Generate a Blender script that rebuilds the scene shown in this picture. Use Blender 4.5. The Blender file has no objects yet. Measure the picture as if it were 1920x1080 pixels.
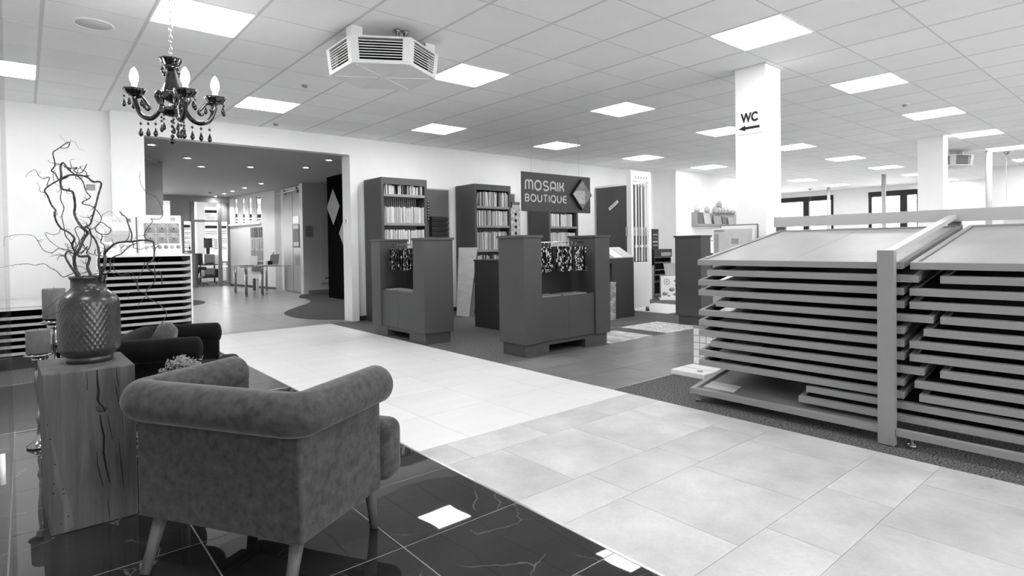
import bpy, math, random
from mathutils import Vector, Matrix
random.seed(7)
PI = math.pi
SC = bpy.context.scene
COL = SC.collection

# ------------------------------------------------------------------ camera, world, exposure
EYE = 1.19
TILE = 0.625
ZC = EYE + 2.8252 * TILE            # ceiling height
GX, GY = 2.2204 * TILE, 8.3344 * TILE
FPX, YAW, PY, PIT, ROLL = 1084.14, 0.8699, 476.86, -0.016, -0.0140
_c, _s = math.cos(YAW), math.sin(YAW)
_fw, _rt, _up = Vector((_c, _s, 0)), Vector((_s, -_c, 0)), Vector((0, 0, 1))
FW = _fw * math.cos(PIT) + _up * math.sin(PIT)
UP = _up * math.cos(PIT) - _fw * math.sin(PIT)
RT = _rt
CAMPOS = Vector((0, 0, EYE))
cr, sr = math.cos(ROLL), math.sin(ROLL)
cam_d = bpy.data.cameras.new('camera')
cam = bpy.data.objects.new('camera', cam_d)
COL.objects.link(cam)
rx = RT * cr + UP * sr
uy = UP * cr - RT * sr
bz = -FW
cam.matrix_world = Matrix(((rx.x, uy.x, bz.x, CAMPOS.x), (rx.y, uy.y, bz.y, CAMPOS.y), (rx.z, uy.z, bz.z, CAMPOS.z), (0, 0, 0, 1)))
cam_d.sensor_width = 36
cam_d.lens = 36 * FPX / 1920
cam_d.shift_y = -(540 - PY) / 1920
cam_d.clip_start = 0.05
cam_d.clip_end = 200
SC.camera = cam

w = bpy.data.worlds.new('world')
SC.world = w
w.use_nodes = True
w.node_tree.nodes['Background'].inputs['Color'].default_value = (1, 1, 1, 1)
w.node_tree.nodes['Background'].inputs['Strength'].default_value = 3.4
SC.view_settings.view_transform = 'Standard'
SC.view_settings.look = 'None'
SC.view_settings.exposure = 1.27
SC.view_settings.gamma = 1.0
SC.view_settings.use_curve_mapping = False
PANEL_EMIT = 9.3
SPOT_W = 30.0
SC.cycles.use_denoising = True
SC.cycles.max_bounces = 10
SC.cycles.diffuse_bounces = 6
SC.cycles.transparent_max_bounces = 16
SC.cycles.caustics_reflective = False
SC.cycles.caustics_refractive = False
SC.cycles.sample_clamp_indirect = 6.0


def ray(x, y):
    a, b = x - 960, y - PY
    u, v = a * cr + b * sr, -a * sr + b * cr
    return FW + RT * (u / FPX) - UP * (v / FPX)


def on_z(x, y, z=0.0):
    r = ray(x, y)
    return CAMPOS + r * ((z - EYE) / r.z)


def on_y(x, y, Y):
    r = ray(x, y)
    return CAMPOS + r * (Y / r.y)


def on_x(x, y, X):
    r = ray(x, y)
    return CAMPOS + r * (X / r.x)


def on_depth(x, y, d):
    r = ray(x, y)
    return CAMPOS + r * (d / r.dot(FW))


# ------------------------------------------------------------------ materials
MATS = {}


def mat(name, v=0.5, rough=0.5, var=0.0, scale=6.0, bump=0.0, bscale=80.0, metal=0.0, spec=0.5, rnd=0.0,
        stretch=(1, 1, 1), sheen=0.0, coat=0.0, detail=4.0, fine=0.0, fscale=150.0):
    if name in MATS:
        return MATS[name]
    m = bpy.data.materials.new(name)
    m.use_nodes = True
    nt = m.node_tree
    p = nt.nodes['Principled BSDF']
    p.inputs['Base Color'].default_value = (v, v, v, 1)
    p.inputs['Roughness'].default_value = rough
    p.inputs['Metallic'].default_value = metal
    p.inputs['Specular IOR Level'].default_value = spec
    if sheen:
        p.inputs['Sheen Weight'].default_value = sheen
        p.inputs['Sheen Roughness'].default_value = 0.4
    if coat:
        p.inputs['Coat Weight'].default_value = coat
        p.inputs['Coat Roughness'].default_value = 0.05
    L = nt.links
    if var or bump or rnd or fine:
        tc = nt.nodes.new('ShaderNodeTexCoord')
        oi = nt.nodes.new('ShaderNodeObjectInfo')
        mp = nt.nodes.new('ShaderNodeVectorMath')
        mp.operation = 'MULTIPLY_ADD'
        mp.inputs[1].default_value = stretch
        mu = nt.nodes.new('ShaderNodeMath')
        mu.operation = 'MULTIPLY'
        mu.inputs[1].default_value = 37.0
        L.new(oi.outputs['Random'], mu.inputs[0])
        L.new(tc.outputs['Object'], mp.inputs[0])
        L.new(mu.outputs[0], mp.inputs[2])
        val = None
        if var:
            n = nt.nodes.new('ShaderNodeTexNoise')
            n.inputs['Scale'].default_value = scale
            n.inputs['Detail'].default_value = detail
            n.inputs['Roughness'].default_value = 0.6
            L.new(mp.outputs[0], n.inputs['Vector'])
            r = nt.nodes.new('ShaderNodeMapRange')
            r.inputs[1].default_value, r.inputs[2].default_value = 0.3, 0.7
            r.inputs[3].default_value, r.inputs[4].default_value = v * (1 - var), v * (1 + var)
            L.new(n.outputs['Fac'], r.inputs[0])
            val = r.outputs[0]
        if fine:
            n = nt.nodes.new('ShaderNodeTexNoise')
            n.inputs['Scale'].default_value = fscale
            n.inputs['Detail'].default_value = 2.0
            L.new(mp.outputs[0], n.inputs['Vector'])
            r = nt.nodes.new('ShaderNodeMapRange')
            r.inputs[1].default_value, r.inputs[2].default_value = 0.35, 0.65
            r.inputs[3].default_value, r.inputs[4].default_value = 1 - fine, 1 + fine
            L.new(n.outputs['Fac'], r.inputs[0])
            q = nt.nodes.new('ShaderNodeMath')
            q.operation = 'MULTIPLY'
            L.new(r.outputs[0], q.inputs[0])
            if val is None:
                q.inputs[1].default_value = v
            else:
                L.new(val, q.inputs[1])
            val = q.outputs[0]
        if rnd:
            r = nt.nodes.new('ShaderNodeMapRange')
            r.inputs[3].default_value, r.inputs[4].default_value = 1 - rnd, 1 + rnd
            L.new(oi.outputs['Random'], r.inputs[0])
            q = nt.nodes.new('ShaderNodeMath')
            q.operation = 'MULTIPLY'
            L.new(r.outputs[0], q.inputs[0])
            if val is None:
                q.inputs[1].default_value = v
            else:
                L.new(val, q.inputs[1])
            val = q.outputs[0]
        if val is not None:
            L.new(val, p.inputs['Base Color'])
        if bump:
            n = nt.nodes.new('ShaderNodeTexNoise')
            n.inputs['Scale'].default_value = bscale
            n.inputs['Detail'].default_value = 3
            L.new(mp.outputs[0], n.inputs['Vector'])
            b = nt.nodes.new('ShaderNodeBump')
            b.inputs['Strength'].default_value = bump
            b.inputs['Distance'].default_value = 0.01
            L.new(n.outputs['Fac'], b.inputs['Height'])
            L.new(b.outputs[0], p.inputs['Normal'])
    MATS[name] = m
    return m


def emit(name, strength, v=1.0):
    if name in MATS:
        return MATS[name]
    m = bpy.data.materials.new(name)
    m.use_nodes = True
    p = m.node_tree.nodes['Principled BSDF']
    p.inputs['Base Color'].default_value = (v, v, v, 1)
    p.inputs['Emission Color'].default_value = (1, 1, 1, 1)
    p.inputs['Emission Strength'].default_value = strength
    MATS[name] = m
    return m


def glass(name, rough=0.0, tint=1.0, ior=1.45, thin=True, mixf=0.7):
    m = bpy.data.materials.new(name)
    m.use_nodes = True
    nt = m.node_tree
    out = nt.nodes['Material Output']
    if thin:
        t = nt.nodes.new('ShaderNodeBsdfTransparent')
        t.inputs[0].default_value = (tint, tint, tint, 1)
        g = nt.nodes.new('ShaderNodeBsdfGlossy')
        g.inputs['Roughness'].default_value = rough
        fr = nt.nodes.new('ShaderNodeFresnel')
        fr.inputs[0].default_value = ior
        mx = nt.nodes.new('ShaderNodeMixShader')
        ml = nt.nodes.new('ShaderNodeMath')
        ml.operation = 'MULTIPLY'
        ml.inputs[1].default_value = mixf
        nt.links.new(fr.outputs[0], ml.inputs[0])
        nt.links.new(ml.outputs[0], mx.inputs[0])
        nt.links.new(t.outputs[0], mx.inputs[1])
        nt.links.new(g.outputs[0], mx.inputs[2])
        nt.links.new(mx.outputs[0], out.inputs[0])
    else:
        p = nt.nodes['Principled BSDF']
        p.inputs['Base Color'].default_value = (tint, tint, tint, 1)
        p.inputs['Transmission Weight'].default_value = 0.9
        p.inputs['Roughness'].default_value = rough
        p.inputs['IOR'].default_value = ior
    MATS[name] = m
    return m


def nodes_mat(name, rough=0.5, spec=0.5):
    m = bpy.data.materials.new(name)
    m.use_nodes = True
    nt = m.node_tree
    p = nt.nodes['Principled BSDF']
    p.inputs['Roughness'].default_value = rough
    p.inputs['Specular IOR Level'].default_value = spec
    MATS[name] = m
    tc = nt.nodes.new('ShaderNodeTexCoord')
    return m, nt, p, tc


def ramp(nt, sock, stops, interp='LINEAR'):
    r = nt.nodes.new('ShaderNodeValToRGB')
    r.color_ramp.interpolation = interp
    e = r.color_ramp.elements
    while len(e) < len(stops):
        e.new(0.5)
    for i, (pos, v) in enumerate(stops):
        e[i].position = pos
        e[i].color = (v, v, v, 1)
    nt.links.new(sock, r.inputs[0])
    return r.outputs[0]


def marble():
    m, nt, p, tc = nodes_mat('polished_marble', 0.02, 0.5)
    L = nt.links
    oi = nt.nodes.new('ShaderNodeObjectInfo')
    ad = nt.nodes.new('ShaderNodeVectorMath')
    ad.operation = 'MULTIPLY_ADD'
    ad.inputs[1].default_value = (1, 1, 1)
    mu = nt.nodes.new('ShaderNodeMath')
    mu.operation = 'MULTIPLY'
    mu.inputs[1].default_value = 23
    L.new(oi.outputs['Random'], mu.inputs[0])
    L.new(tc.outputs['Object'], ad.inputs[0])
    L.new(mu.outputs[0], ad.inputs[2])
    n0 = nt.nodes.new('ShaderNodeTexNoise')
    n0.inputs['Scale'].default_value = 2.2
    n0.inputs['Detail'].default_value = 5
    L.new(ad.outputs[0], n0.inputs['Vector'])
    a2 = nt.nodes.new('ShaderNodeVectorMath')
    a2.operation = 'MULTIPLY_ADD'
    a2.inputs[1].default_value = (0.5, 0.5, 0.5)
    L.new(n0.outputs['Color'], a2.inputs[0])
    L.new(ad.outputs[0], a2.inputs[2])
    vo = nt.nodes.new('ShaderNodeTexVoronoi')
    vo.feature = 'DISTANCE_TO_EDGE'
    vo.inputs['Scale'].default_value = 2.4
    L.new(a2.outputs[0], vo.inputs['Vector'])
    vein = ramp(nt, vo.outputs['Distance'], [(0.0, 1.0), (0.005, 0.35), (0.014, 0.0)])
    base = ramp(nt, n0.outputs['Fac'], [(0.3, 0.013), (0.7, 0.032)])
    n1 = nt.nodes.new('ShaderNodeTexNoise')
    n1.inputs['Scale'].default_value = 3.0
    L.new(ad.outputs[0], n1.inputs['Vector'])
    msk = ramp(nt, n1.outputs['Fac'], [(0.46, 0.0), (0.60, 1.0)])
    q = nt.nodes.new('ShaderNodeMath')
    q.operation = 'MULTIPLY'
    L.new(vein, q.inputs[0])
    L.new(msk, q.inputs[1])
    mx = nt.nodes.new('ShaderNodeMix')
    mx.data_type = 'RGBA'
    L.new(q.outputs[0], mx.inputs[0])
    L.new(base, mx.inputs[6])
    mx.inputs[7].default_value = (0.13, 0.13, 0.13, 1)
    L.new(mx.outputs[2], p.inputs['Base Color'])
    nb = nt.nodes.new('ShaderNodeTexNoise')
    nb.inputs['Scale'].default_value = 2.6
    nb.inputs['Detail'].default_value = 1.0
    L.new(ad.outputs[0], nb.inputs['Vector'])
    b = nt.nodes.new('ShaderNodeBump')
    b.inputs['Strength'].default_value = 0.09
    b.inputs['Distance'].default_value = 0.02
    L.new(nb.outputs['Fac'], b.inputs['Height'])
    L.new(b.outputs[0], p.inputs['Normal'])
    return m


def speckle(name, lo, hi, scale, rough=0.95, bump=0.6):
    m, nt, p, tc = nodes_mat(name, rough, 0.2)
    n = nt.nodes.new('ShaderNodeTexNoise')
    n.inputs['Scale'].default_value = scale
    n.inputs['Detail'].default_value = 3
    n.inputs['Roughness'].default_value = 0.7
    nt.links.new(tc.outputs['Object'], n.inputs['Vector'])
    c = ramp(nt, n.outputs['Fac'], [(0.40, lo), (0.60, hi)])
    nt.links.new(c, p.inputs['Base Color'])
    b = nt.nodes.new('ShaderNodeBump')
    b.inputs['Strength'].default_value = bump
    b.inputs['Distance'].default_value = 0.004
    nt.links.new(n.outputs['Fac'], b.inputs['Height'])
    nt.links.new(b.outputs[0], p.inputs['Normal'])
    return m


def stones(name, scale, lo, hi, joint, rough=0.7, jw=0.06, rnd=0.5):
    m, nt, p, tc = nodes_mat(name, rough, 0.4)
    L = nt.links
    vo = nt.nodes.new('ShaderNodeTexVoronoi')
    vo.inputs['Scale'].default_value = scale
    vo.inputs['Randomness'].default_value = rnd
    L.new(tc.outputs['Object'], vo.inputs['Vector'])
    ve = nt.nodes.new('ShaderNodeTexVoronoi')
    ve.feature = 'DISTANCE_TO_EDGE'
    ve.inputs['Scale'].default_value = scale
    ve.inputs['Randomness'].default_value = rnd
    L.new(tc.outputs['Object'], ve.inputs['Vector'])
    sp = nt.nodes.new('ShaderNodeSeparateColor')
    L.new(vo.outputs['Color'], sp.inputs[0])
    c = ramp(nt, sp.outputs[0], [(0.0, lo), (1.0, hi)])
    e = ramp(nt, ve.outputs['Distance'], [(jw * 0.5, 1.0), (jw, 0.0)])
    mx = nt.nodes.new('ShaderNodeMix')
    mx.data_type = 'RGBA'
    L.new(e, mx.inputs[0])
    L.new(c, mx.inputs[6])
    mx.inputs[7].default_value = (joint, joint, joint, 1)
    L.new(mx.outputs[2], p.inputs['Base Color'])
    return m


def woodmat(name, lo, hi, axis=2, scale=9.0, rough=0.6):
    m, nt, p, tc = nodes_mat(name, rough, 0.3)
    st = [1.0, 1.0, 1.0]
    st[axis] = 0.07
    mp = nt.nodes.new('ShaderNodeVectorMath')
    mp.operation = 'MULTIPLY'
    mp.inputs[1].default_value = st
    nt.links.new(tc.outputs['Object'], mp.inputs[0])
    n = nt.nodes.new('ShaderNodeTexNoise')
    n.inputs['Scale'].default_value = scale * 3
    n.inputs['Detail'].default_value = 6
    n.inputs['Roughness'].default_value = 0.65
    n.inputs['Distortion'].default_value = 0.6
    nt.links.new(mp.outputs[0], n.inputs['Vector'])
    c = ramp(nt, n.outputs['Fac'], [(0.3, lo), (0.7, hi)])
    nt.links.new(c, p.inputs['Base Color'])
    b = nt.nodes.new('ShaderNodeBump')
    b.inputs['Strength'].default_value = 0.25
    b.inputs['Distance'].default_value = 0.003
    nt.links.new(n.outputs['Fac'], b.inputs['Height'])
    nt.links.new(b.outputs[0], p.inputs['Normal'])
    return m


def dots(name, base, hole, pitch, rad):
    """pegboard: a regular grid of dark holes in the local x-z plane"""
    m, nt, p, tc = nodes_mat(name, 0.6, 0.3)
    L = nt.links
    sx = nt.nodes.new('ShaderNodeSeparateXYZ')
    L.new(tc.outputs['Object'], sx.inputs[0])
    sq = []
    for k in (0, 2):
        d = nt.nodes.new('ShaderNodeMath')
        d.operation = 'MULTIPLY'
        d.inputs[1].default_value = 1 / pitch
        L.new(sx.outputs[k], d.inputs[0])
        f = nt.nodes.new('ShaderNodeMath')
        f.operation = 'FRACT'
        L.new(d.outputs[0], f.inputs[0])
        s = nt.nodes.new('ShaderNodeMath')
        s.operation = 'SUBTRACT'
        s.inputs[1].default_value = 0.5
        L.new(f.outputs[0], s.inputs[0])
        q = nt.nodes.new('ShaderNodeMath')
        q.operation = 'MULTIPLY'
        L.new(s.outputs[0], q.inputs[0])
        L.new(s.outputs[0], q.inputs[1])
        sq.append(q)
    a = nt.nodes.new('ShaderNodeMath')
    a.operation = 'ADD'
    L.new(sq[0].outputs[0], a.inputs[0])
    L.new(sq[1].outputs[0], a.inputs[1])
    c = ramp(nt, a.outputs[0], [(0, hole), (rad * rad, base)], 'CONSTANT')
    L.new(c, p.inputs['Base Color'])
    return m


M_WALL = mat('white_wall_paint', 0.91, 0.7, var=0.02, scale=3, bump=0.05, bscale=120)
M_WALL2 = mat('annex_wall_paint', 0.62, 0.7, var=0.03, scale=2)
M_CTILE = mat('ceiling_tile_fibre', 0.92, 0.85, var=0.02, scale=3, rnd=0.025)
M_CBAR = mat('ceiling_bar_metal', 0.66, 0.6)
M_CREAM = mat('cream_tile', 0.67, 0.32, var=0.045, scale=2.5, stretch=(0.6, 2.2, 1), rnd=0.02, spec=0.3)
M_GREYT = mat('grey_concrete_tile', 0.465, 0.45, var=0.19, scale=2.6, rnd=0.07, fine=0.03, fscale=60, spec=0.3)
M_BOUNCET = mat('pale_bounce_tile', 0.38, 0.6, var=0.1, scale=2)  # for mostly hidden floor, pale so it throws light back up
M_SLATE = mat('slate_tile', 0.17, 0.32, var=0.18, scale=3.5, rnd=0.06, spec=0.4)
M_GROUT = mat('grout', 0.44, 0.9)
M_GROUTD = mat('grout_light_grey', 0.30, 0.8)
M_MARBLE = marble()
M_PLANK = mat('grey_plank_tile', 0.055, 0.22, var=0.25, scale=4, stretch=(0.4, 4, 1), spec=0.4)
M_CARPET = speckle('granulate_carpet', 0.012, 0.19, 95)
M_CARPET2 = speckle('annex_carpet', 0.035, 0.075, 90)
M_HALLT = mat('hall_floor_tile', 0.27, 0.28, var=0.12, scale=2.2, stretch=(0.5, 2.5, 1), spec=0.45)
M_MATST = stones('pebble_mosaic', 26, 0.35, 0.75, 0.22)
M_MATST2 = stones('slab_mosaic', 9, 0.28, 0.62, 0.5, jw=0.03)
M_MATSD = stones('dark_pebble_mosaic', 45, 0.08, 0.40, 0.10)
M_MATSD2 = stones('grey_slab_mosaic', 22, 0.18, 0.42, 0.14)
M_TRIM = mat('metal_edge_trim', 0.72, 0.25, metal=1.0)
M_COUNT = mat('dark_grey_laminate', 0.068, 0.45, var=0.04, scale=4, spec=0.35)
M_COUNTD = mat('charcoal_laminate', 0.040, 0.5, spec=0.3)
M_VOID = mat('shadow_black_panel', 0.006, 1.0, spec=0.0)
M_TRAY = mat('grey_powder_coated_steel', 0.235, 0.42, var=0.03, scale=5, spec=0.4)
M_TRAYL = mat('light_grey_steel', 0.42, 0.4, spec=0.4)
M_WHITEL = mat('white_laminate', 0.82, 0.35)
M_CHROME = mat('chrome', 0.75, 0.12, metal=1.0)
M_STEEL = mat('brushed_steel', 0.40, 0.3, metal=1.0)
M_BLACK = mat('black_plastic', 0.012, 0.4)
M_BLKGL = mat('black_glass', 0.006, 0.06, spec=0.6, coat=0.6)
M_VELV = mat('grey_velvet', 0.062, 0.85, var=0.42, scale=28, detail=10, sheen=0.25, spec=0.1, bump=0.1, bscale=250)
M_VELVD = mat('black_velvet', 0.006, 0.9, var=0.3, scale=8, sheen=0.06, spec=0.08)
M_VELVC = mat('striped_cushion_cloth', 0.05, 0.9, var=0.35, scale=10, stretch=(6, 1, 1), sheen=0.3, spec=0.1)
M_LEGW = woodmat('pale_leg_wood', 0.075, 0.12, 2, 7, 0.5)
M_BLOCK = woodmat('oak_block_wood', 0.060, 0.13, 2, 8, 0.7)
M_BLOCKT = woodmat('oak_block_sapwood', 0.085, 0.155, 2, 8, 0.7)
M_CRACK = mat('wood_crack', 0.006, 0.9)
M_KNOT = mat('wood_knot', 0.055, 0.8, var=0.4, scale=20)
M_BRANCH = mat('twisted_twig_bark', 0.050, 0.8, var=0.4, scale=25)
M_VASE = mat('smoked_vase_glass', 0.030, 0.30, var=0.35, scale=14, spec=0.5, coat=0.15)
M_CANDLE = mat('candle_wax', 0.125, 0.6, var=0.22, scale=26, stretch=(1, 1, 0.4))
M_SILVER = mat('mercury_glass', 0.32, 0.15, metal=1.0, var=0.35, scale=24)
M_LEAF = mat('pale_leaf', 0.30, 0.5, rnd=0.3)
M_SIGN = mat('sign_board_grey', 0.036, 0.5)
M_LETTER = mat('sign_letter_grey', 0.42, 0.5)
M_SPARK = stones('glitter_mosaic', 90, 0.35, 0.62, 0.2, 0.2, 0.10, 1.0)
M_SPARK2 = stones('glitter_mosaic_grey', 90, 0.16, 0.36, 0.10, 0.2, 0.10, 1.0)
M_PAPER = mat('white_paper', 0.80, 0.7)
M_PRINTD = mat('print_dark_grey', 0.12, 0.7)
M_PRINTM = mat('print_mid_grey', 0.30, 0.7)
M_PRINTL = mat('print_light_grey', 0.50, 0.7)
M_INK = mat('black_ink', 0.008, 0.6)
M_PEG = dots('pegboard_grey', 0.16, 0.03, 0.030, 0.22)
M_BOARD = mat('pale_sample_board', 0.50, 0.5, var=0.10, scale=3, stretch=(1, 1, 4))
M_PANE = glass('window_glass', 0.0, 0.97)
M_GLASSC = glass('clear_display_glass', 0.0, 0.93, thin=True)
M_GLASSD = glass('glass_door_leaf', 0.05, 0.93, thin=True, mixf=0.12)
M_ACW = mat('white_ac_plastic', 0.72, 0.4)
M_ACB = mat('frosted_ac_base', 0.80, 0.5)
M_ALU = mat('grey_aluminium', 0.20, 0.35, spec=0.5)
M_DOOR = mat('grey_sliding_door', 0.12, 0.35, var=0.05, scale=3, stretch=(3, 3, 0.3))
M_PANEL = mat('grey_partition_panel', 0.34, 0.5, var=0.06, scale=30, stretch=(8, 8, 0.05))
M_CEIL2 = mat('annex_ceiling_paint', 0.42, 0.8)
M_WINFR = mat('black_window_frame', 0.006, 0.5)
M_SHADE = mat('white_blind_slat', 0.80, 0.5)
M_BULB = emit('bulb_glow', 30.0)
M_LAMP = emit('panel_diffuser_glow', PANEL_EMIT)
M_DOWN = emit('downlight_glow', 40.0)

# ------------------------------------------------------------------ mesh helpers


class MB:
    def __init__(s):
        s.v, s.f, s.sm = [], [], []

    def add(s, vs, fs, smooth=False):
        o = len(s.v)
        s.v += [tuple(v) for v in vs]
        s.f += [tuple(i + o for i in f) for f in fs]
        s.sm += [smooth] * len(fs)
        return s

    def box(s, x0, y0, z0, x1, y1, z1):
        x0, x1 = min(x0, x1), max(x0, x1)
        y0, y1 = min(y0, y1), max(y0, y1)
        z0, z1 = min(z0, z1), max(z0, z1)
        vs = [(x, y, z) for z in (z0, z1) for (x, y) in ((x0, y0), (x1, y0), (x1, y1), (x0, y1))]
        return s.add(vs, [(3, 2, 1, 0), (4, 5, 6, 7), (0, 1, 5, 4), (1, 2, 6, 5), (2, 3, 7, 6), (3, 0, 4, 7)])

    def hexa(s, bot, top):
        """eight corners: four below and four above, counter-clockwise seen from above"""
        return s.add(list(bot) + list(top), [(3, 2, 1, 0), (4, 5, 6, 7), (0, 1, 5, 4), (1, 2, 6, 5), (2, 3, 7, 6), (3, 0, 4, 7)])

    def bar(s, a, b, wx, wz, upv=(0, 0, 1)):
        a, b = Vector(a), Vector(b)
        d = (b - a).normalized()
        u = Vector(upv)
        if abs(d.dot(u)) > 0.98:
            u = Vector((1, 0, 0))
        r = d.cross(u).normalized() * (wx / 2)
        t = r.cross(d).normalized() * (wz / 2)
        vs = [a - r - t, a + r - t, a + r + t, a - r + t, b - r - t, b + r - t, b + r + t, b - r + t]
        return s.add(vs, [(0, 1, 2, 3), (7, 6, 5, 4), (0, 4, 5, 1), (1, 5, 6, 2), (2, 6, 7, 3), (3, 7, 4, 0)])

    def tube(s, path, radii, n=8, caps=True, smooth=True, closed=False):
        pts = [Vector(p) for p in path]
        if not hasattr(radii, '__len__'):
            radii = [radii] * len(pts)
        rings = []
        ref = None
        N = len(pts)
        for i, p in enumerate(pts):
            if closed:
                d = pts[(i + 1) % N] - pts[i - 1]
            else:
                d = pts[min(i + 1, N - 1)] - pts[max(i - 1, 0)]
            if d.length < 1e-9:
                d = Vector((0, 0, 1))
            d.normalize()
            if ref is None:
                ref = d.orthogonal().normalized()
            ref = (ref - d * ref.dot(d))
            if ref.length < 1e-6:
                ref = d.orthogonal()
            ref.normalize()
            b = d.cross(ref)
            rings.append([p + (ref * math.cos(2 * PI * k / n) + b * math.sin(2 * PI * k / n)) * radii[i] for k in range(n)])
        vs = [v for r in rings for v in r]
        fs = []
        M = N if closed else N - 1
        for i in range(M):
            j = (i + 1) % N
            for k in range(n):
                k2 = (k + 1) % n
                fs.append((i * n + k, i * n + k2, j * n + k2, j * n + k))
        if caps and not closed:
            fs.append(tuple(reversed(range(n))))
            fs.append(tuple((N - 1) * n + k for k in range(n)))
        return s.add(vs, fs, smooth)

    def cyl(s, a, b, r0, r1=None, n=16, smooth=True):
        return s.tube([a, b], [r0, r0 if r1 is None else r1], n, True, smooth)

    def lathe(s, prof, c=(0, 0, 0), n=24, scallop=0.0, lobes=6, smooth=True, cap=True):
        vs, fs = [], []
        for (r, z) in prof:
            for k in range(n):
                a = 2 * PI * k / n
                rr = r * (1 + scallop * math.cos(lobes * a))
                vs.append((c[0] + rr * math.cos(a), c[1] + rr * math.sin(a), c[2] + z))
        m = len(prof)
        for i in range(m - 1):
            for k in range(n):
                k2 = (k + 1) % n
                fs.append((i * n + k, i * n + k2, (i + 1) * n + k2, (i + 1) * n + k))
        if cap:
            fs.append(tuple(reversed(range(n))))
            fs.append(tuple((m - 1) * n + k for k in range(n)))
        return s.add(vs, fs, smooth)

    def prism(s, poly, z0, z1, smooth=False):
        n = len(poly)
        vs = [(x, y, z0) for x, y in poly] + [(x, y, z1) for x, y in poly]
        fs = [tuple(reversed(range(n))), tuple(range(n, 2 * n))]
        s.add(vs, fs)
        return s.add(vs, [(i, (i + 1) % n, n + (i + 1) % n, n + i) for i in range(n)], smooth)

    def xf(s, m):
        s.v = [tuple(m @ Vector(v)) for v in s.v]
        return s

    def mesh(s, name='mesh'):
        me = bpy.data.meshes.new(name)
        me.from_pydata(s.v, [], s.f)
        me.polygons.foreach_set('use_smooth', s.sm)
        me.update()
        return me


def obj(name, mb, m, parent=None, loc=None, rz=None, bevel=0.0, seg=2, kind=None, label=None, rot=None):
    me = mb.mesh(name) if isinstance(mb, MB) else mb
    if not me.materials:
        me.materials.append(m)
    o = bpy.data.objects.new(name, me)
    COL.objects.link(o)
    if parent is not None:
        o.parent = parent
    if loc is not None:
        o.location = loc
    if rz is not None:
        o.rotation_euler = (0, 0, rz)
    if rot is not None:
        o.rotation_euler = rot
    if bevel:
        b = o.modifiers.new('bevel', 'BEVEL')
        b.width = bevel
        b.segments = seg
        b.limit_method = 'ANGLE'
    if kind:
        o['kind'] = kind
    if label:
        o['label'] = label
    return o


def tag(o, label, cat, group=None):
    o['label'] = label
    o['category'] = cat
    if group:
        o['group'] = group
    return o


def thing(name, label, cat, loc=(0, 0, 0), rz=0.0, group=None):
    o = bpy.data.objects.new(name, None)
    COL.objects.link(o)
    o.location = loc
    o.rotation_euler = (0, 0, rz)
    o.empty_display_size = 0.1
    return tag(o, label, cat, group)


def struct(name, mb, m, label=None, **k):
    o = obj(name, mb, m, kind='structure', **k)
    if label:
        o['label'] = label
    return o


def B(*a):
    return MB().box(*a)


def copy_tree(o, parent=None, loc=None, rz=None):
    c = o.copy()
    COL.objects.link(c)
    c.parent = parent
    if loc is not None:
        c.location = loc
    if rz is not None:
        c.rotation_euler = (0, 0, rz)
    for ch in list(o.children):
        copy_tree(ch, c)
    return c


def text(name, body, size, m, parent, loc, rot, depth=0.002, offset=0.0, sx=1.0, align='CENTER'):
    cu = bpy.data.curves.new(name, 'FONT')
    cu.body = body
    cu.size = size
    cu.extrude = depth
    cu.offset = offset
    cu.align_x = align
    cu.align_y = 'CENTER'
    cu.materials.append(m)
    tmp = bpy.data.objects.new(name + '_curve', cu)
    me = bpy.data.meshes.new_from_object(tmp)
    bpy.data.objects.remove(tmp)
    o = bpy.data.objects.new(name, me)
    COL.objects.link(o)
    o.parent = parent
    o.location = loc
    o.rotation_euler = rot
    o.scale = (sx, 1, 1)
    return o


ORD = ['first', 'second', 'third', 'fourth', 'fifth', 'sixth', 'seventh', 'eighth', 'ninth', 'tenth', 'eleventh', 'twelfth', 'thirteenth', 'fourteenth',
       'fifteenth', 'sixteenth', 'seventeenth', 'eighteenth', 'nineteenth', 'twentieth']
ORD += ['twenty-' + w_ for w_ in ORD[:9]] + ['thirtieth'] + ['thirty-' + w_ for w_ in ORD[:9]]

YW = 8.78

# ------------------------------------------------------------------ structure: floor
XD, XC = 1.725, 3.645               # dark/light edge and light/carpet edge
Y12 = 2.907                         # cream / grey tile border
floor = struct('floor', B(-2.6, -5.2, -0.10, 22.0, 25.0, -0.0022), M_GROUT)


def tiles(name, m, xs, ys, parent, gap=0.003, top=0.0, bev=0.0):
    cache = {}
    for i in range(len(xs) - 1):
        for j in range(len(ys) - 1):
            w_, d_ = xs[i + 1] - xs[i] - gap, ys[j + 1] - ys[j] - gap
            if w_ <= 0.01 or d_ <= 0.01:
                continue
            k = (round(w_, 3), round(d_, 3))
            if k not in cache:
                me = B(-w_ / 2, -d_ / 2, -0.012, w_ / 2, d_ / 2, 0).mesh(name)
                me.materials.append(m)
                cache[k] = me
            obj(name, cache[k], m, parent, loc=((xs[i] + xs[i + 1]) / 2, (ys[j] + ys[j + 1]) / 2, top))


def lines(a, b, start, step):
    """tile edges between a and b on the grid start + k * step"""
    k0 = math.ceil((a - start) / step + 1e-6)
    r = [a]
    k = k0
    while start + k * step < b - 1e-6:
        r.append(start + k * step)
        k += 1
    return r + [b]


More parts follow.
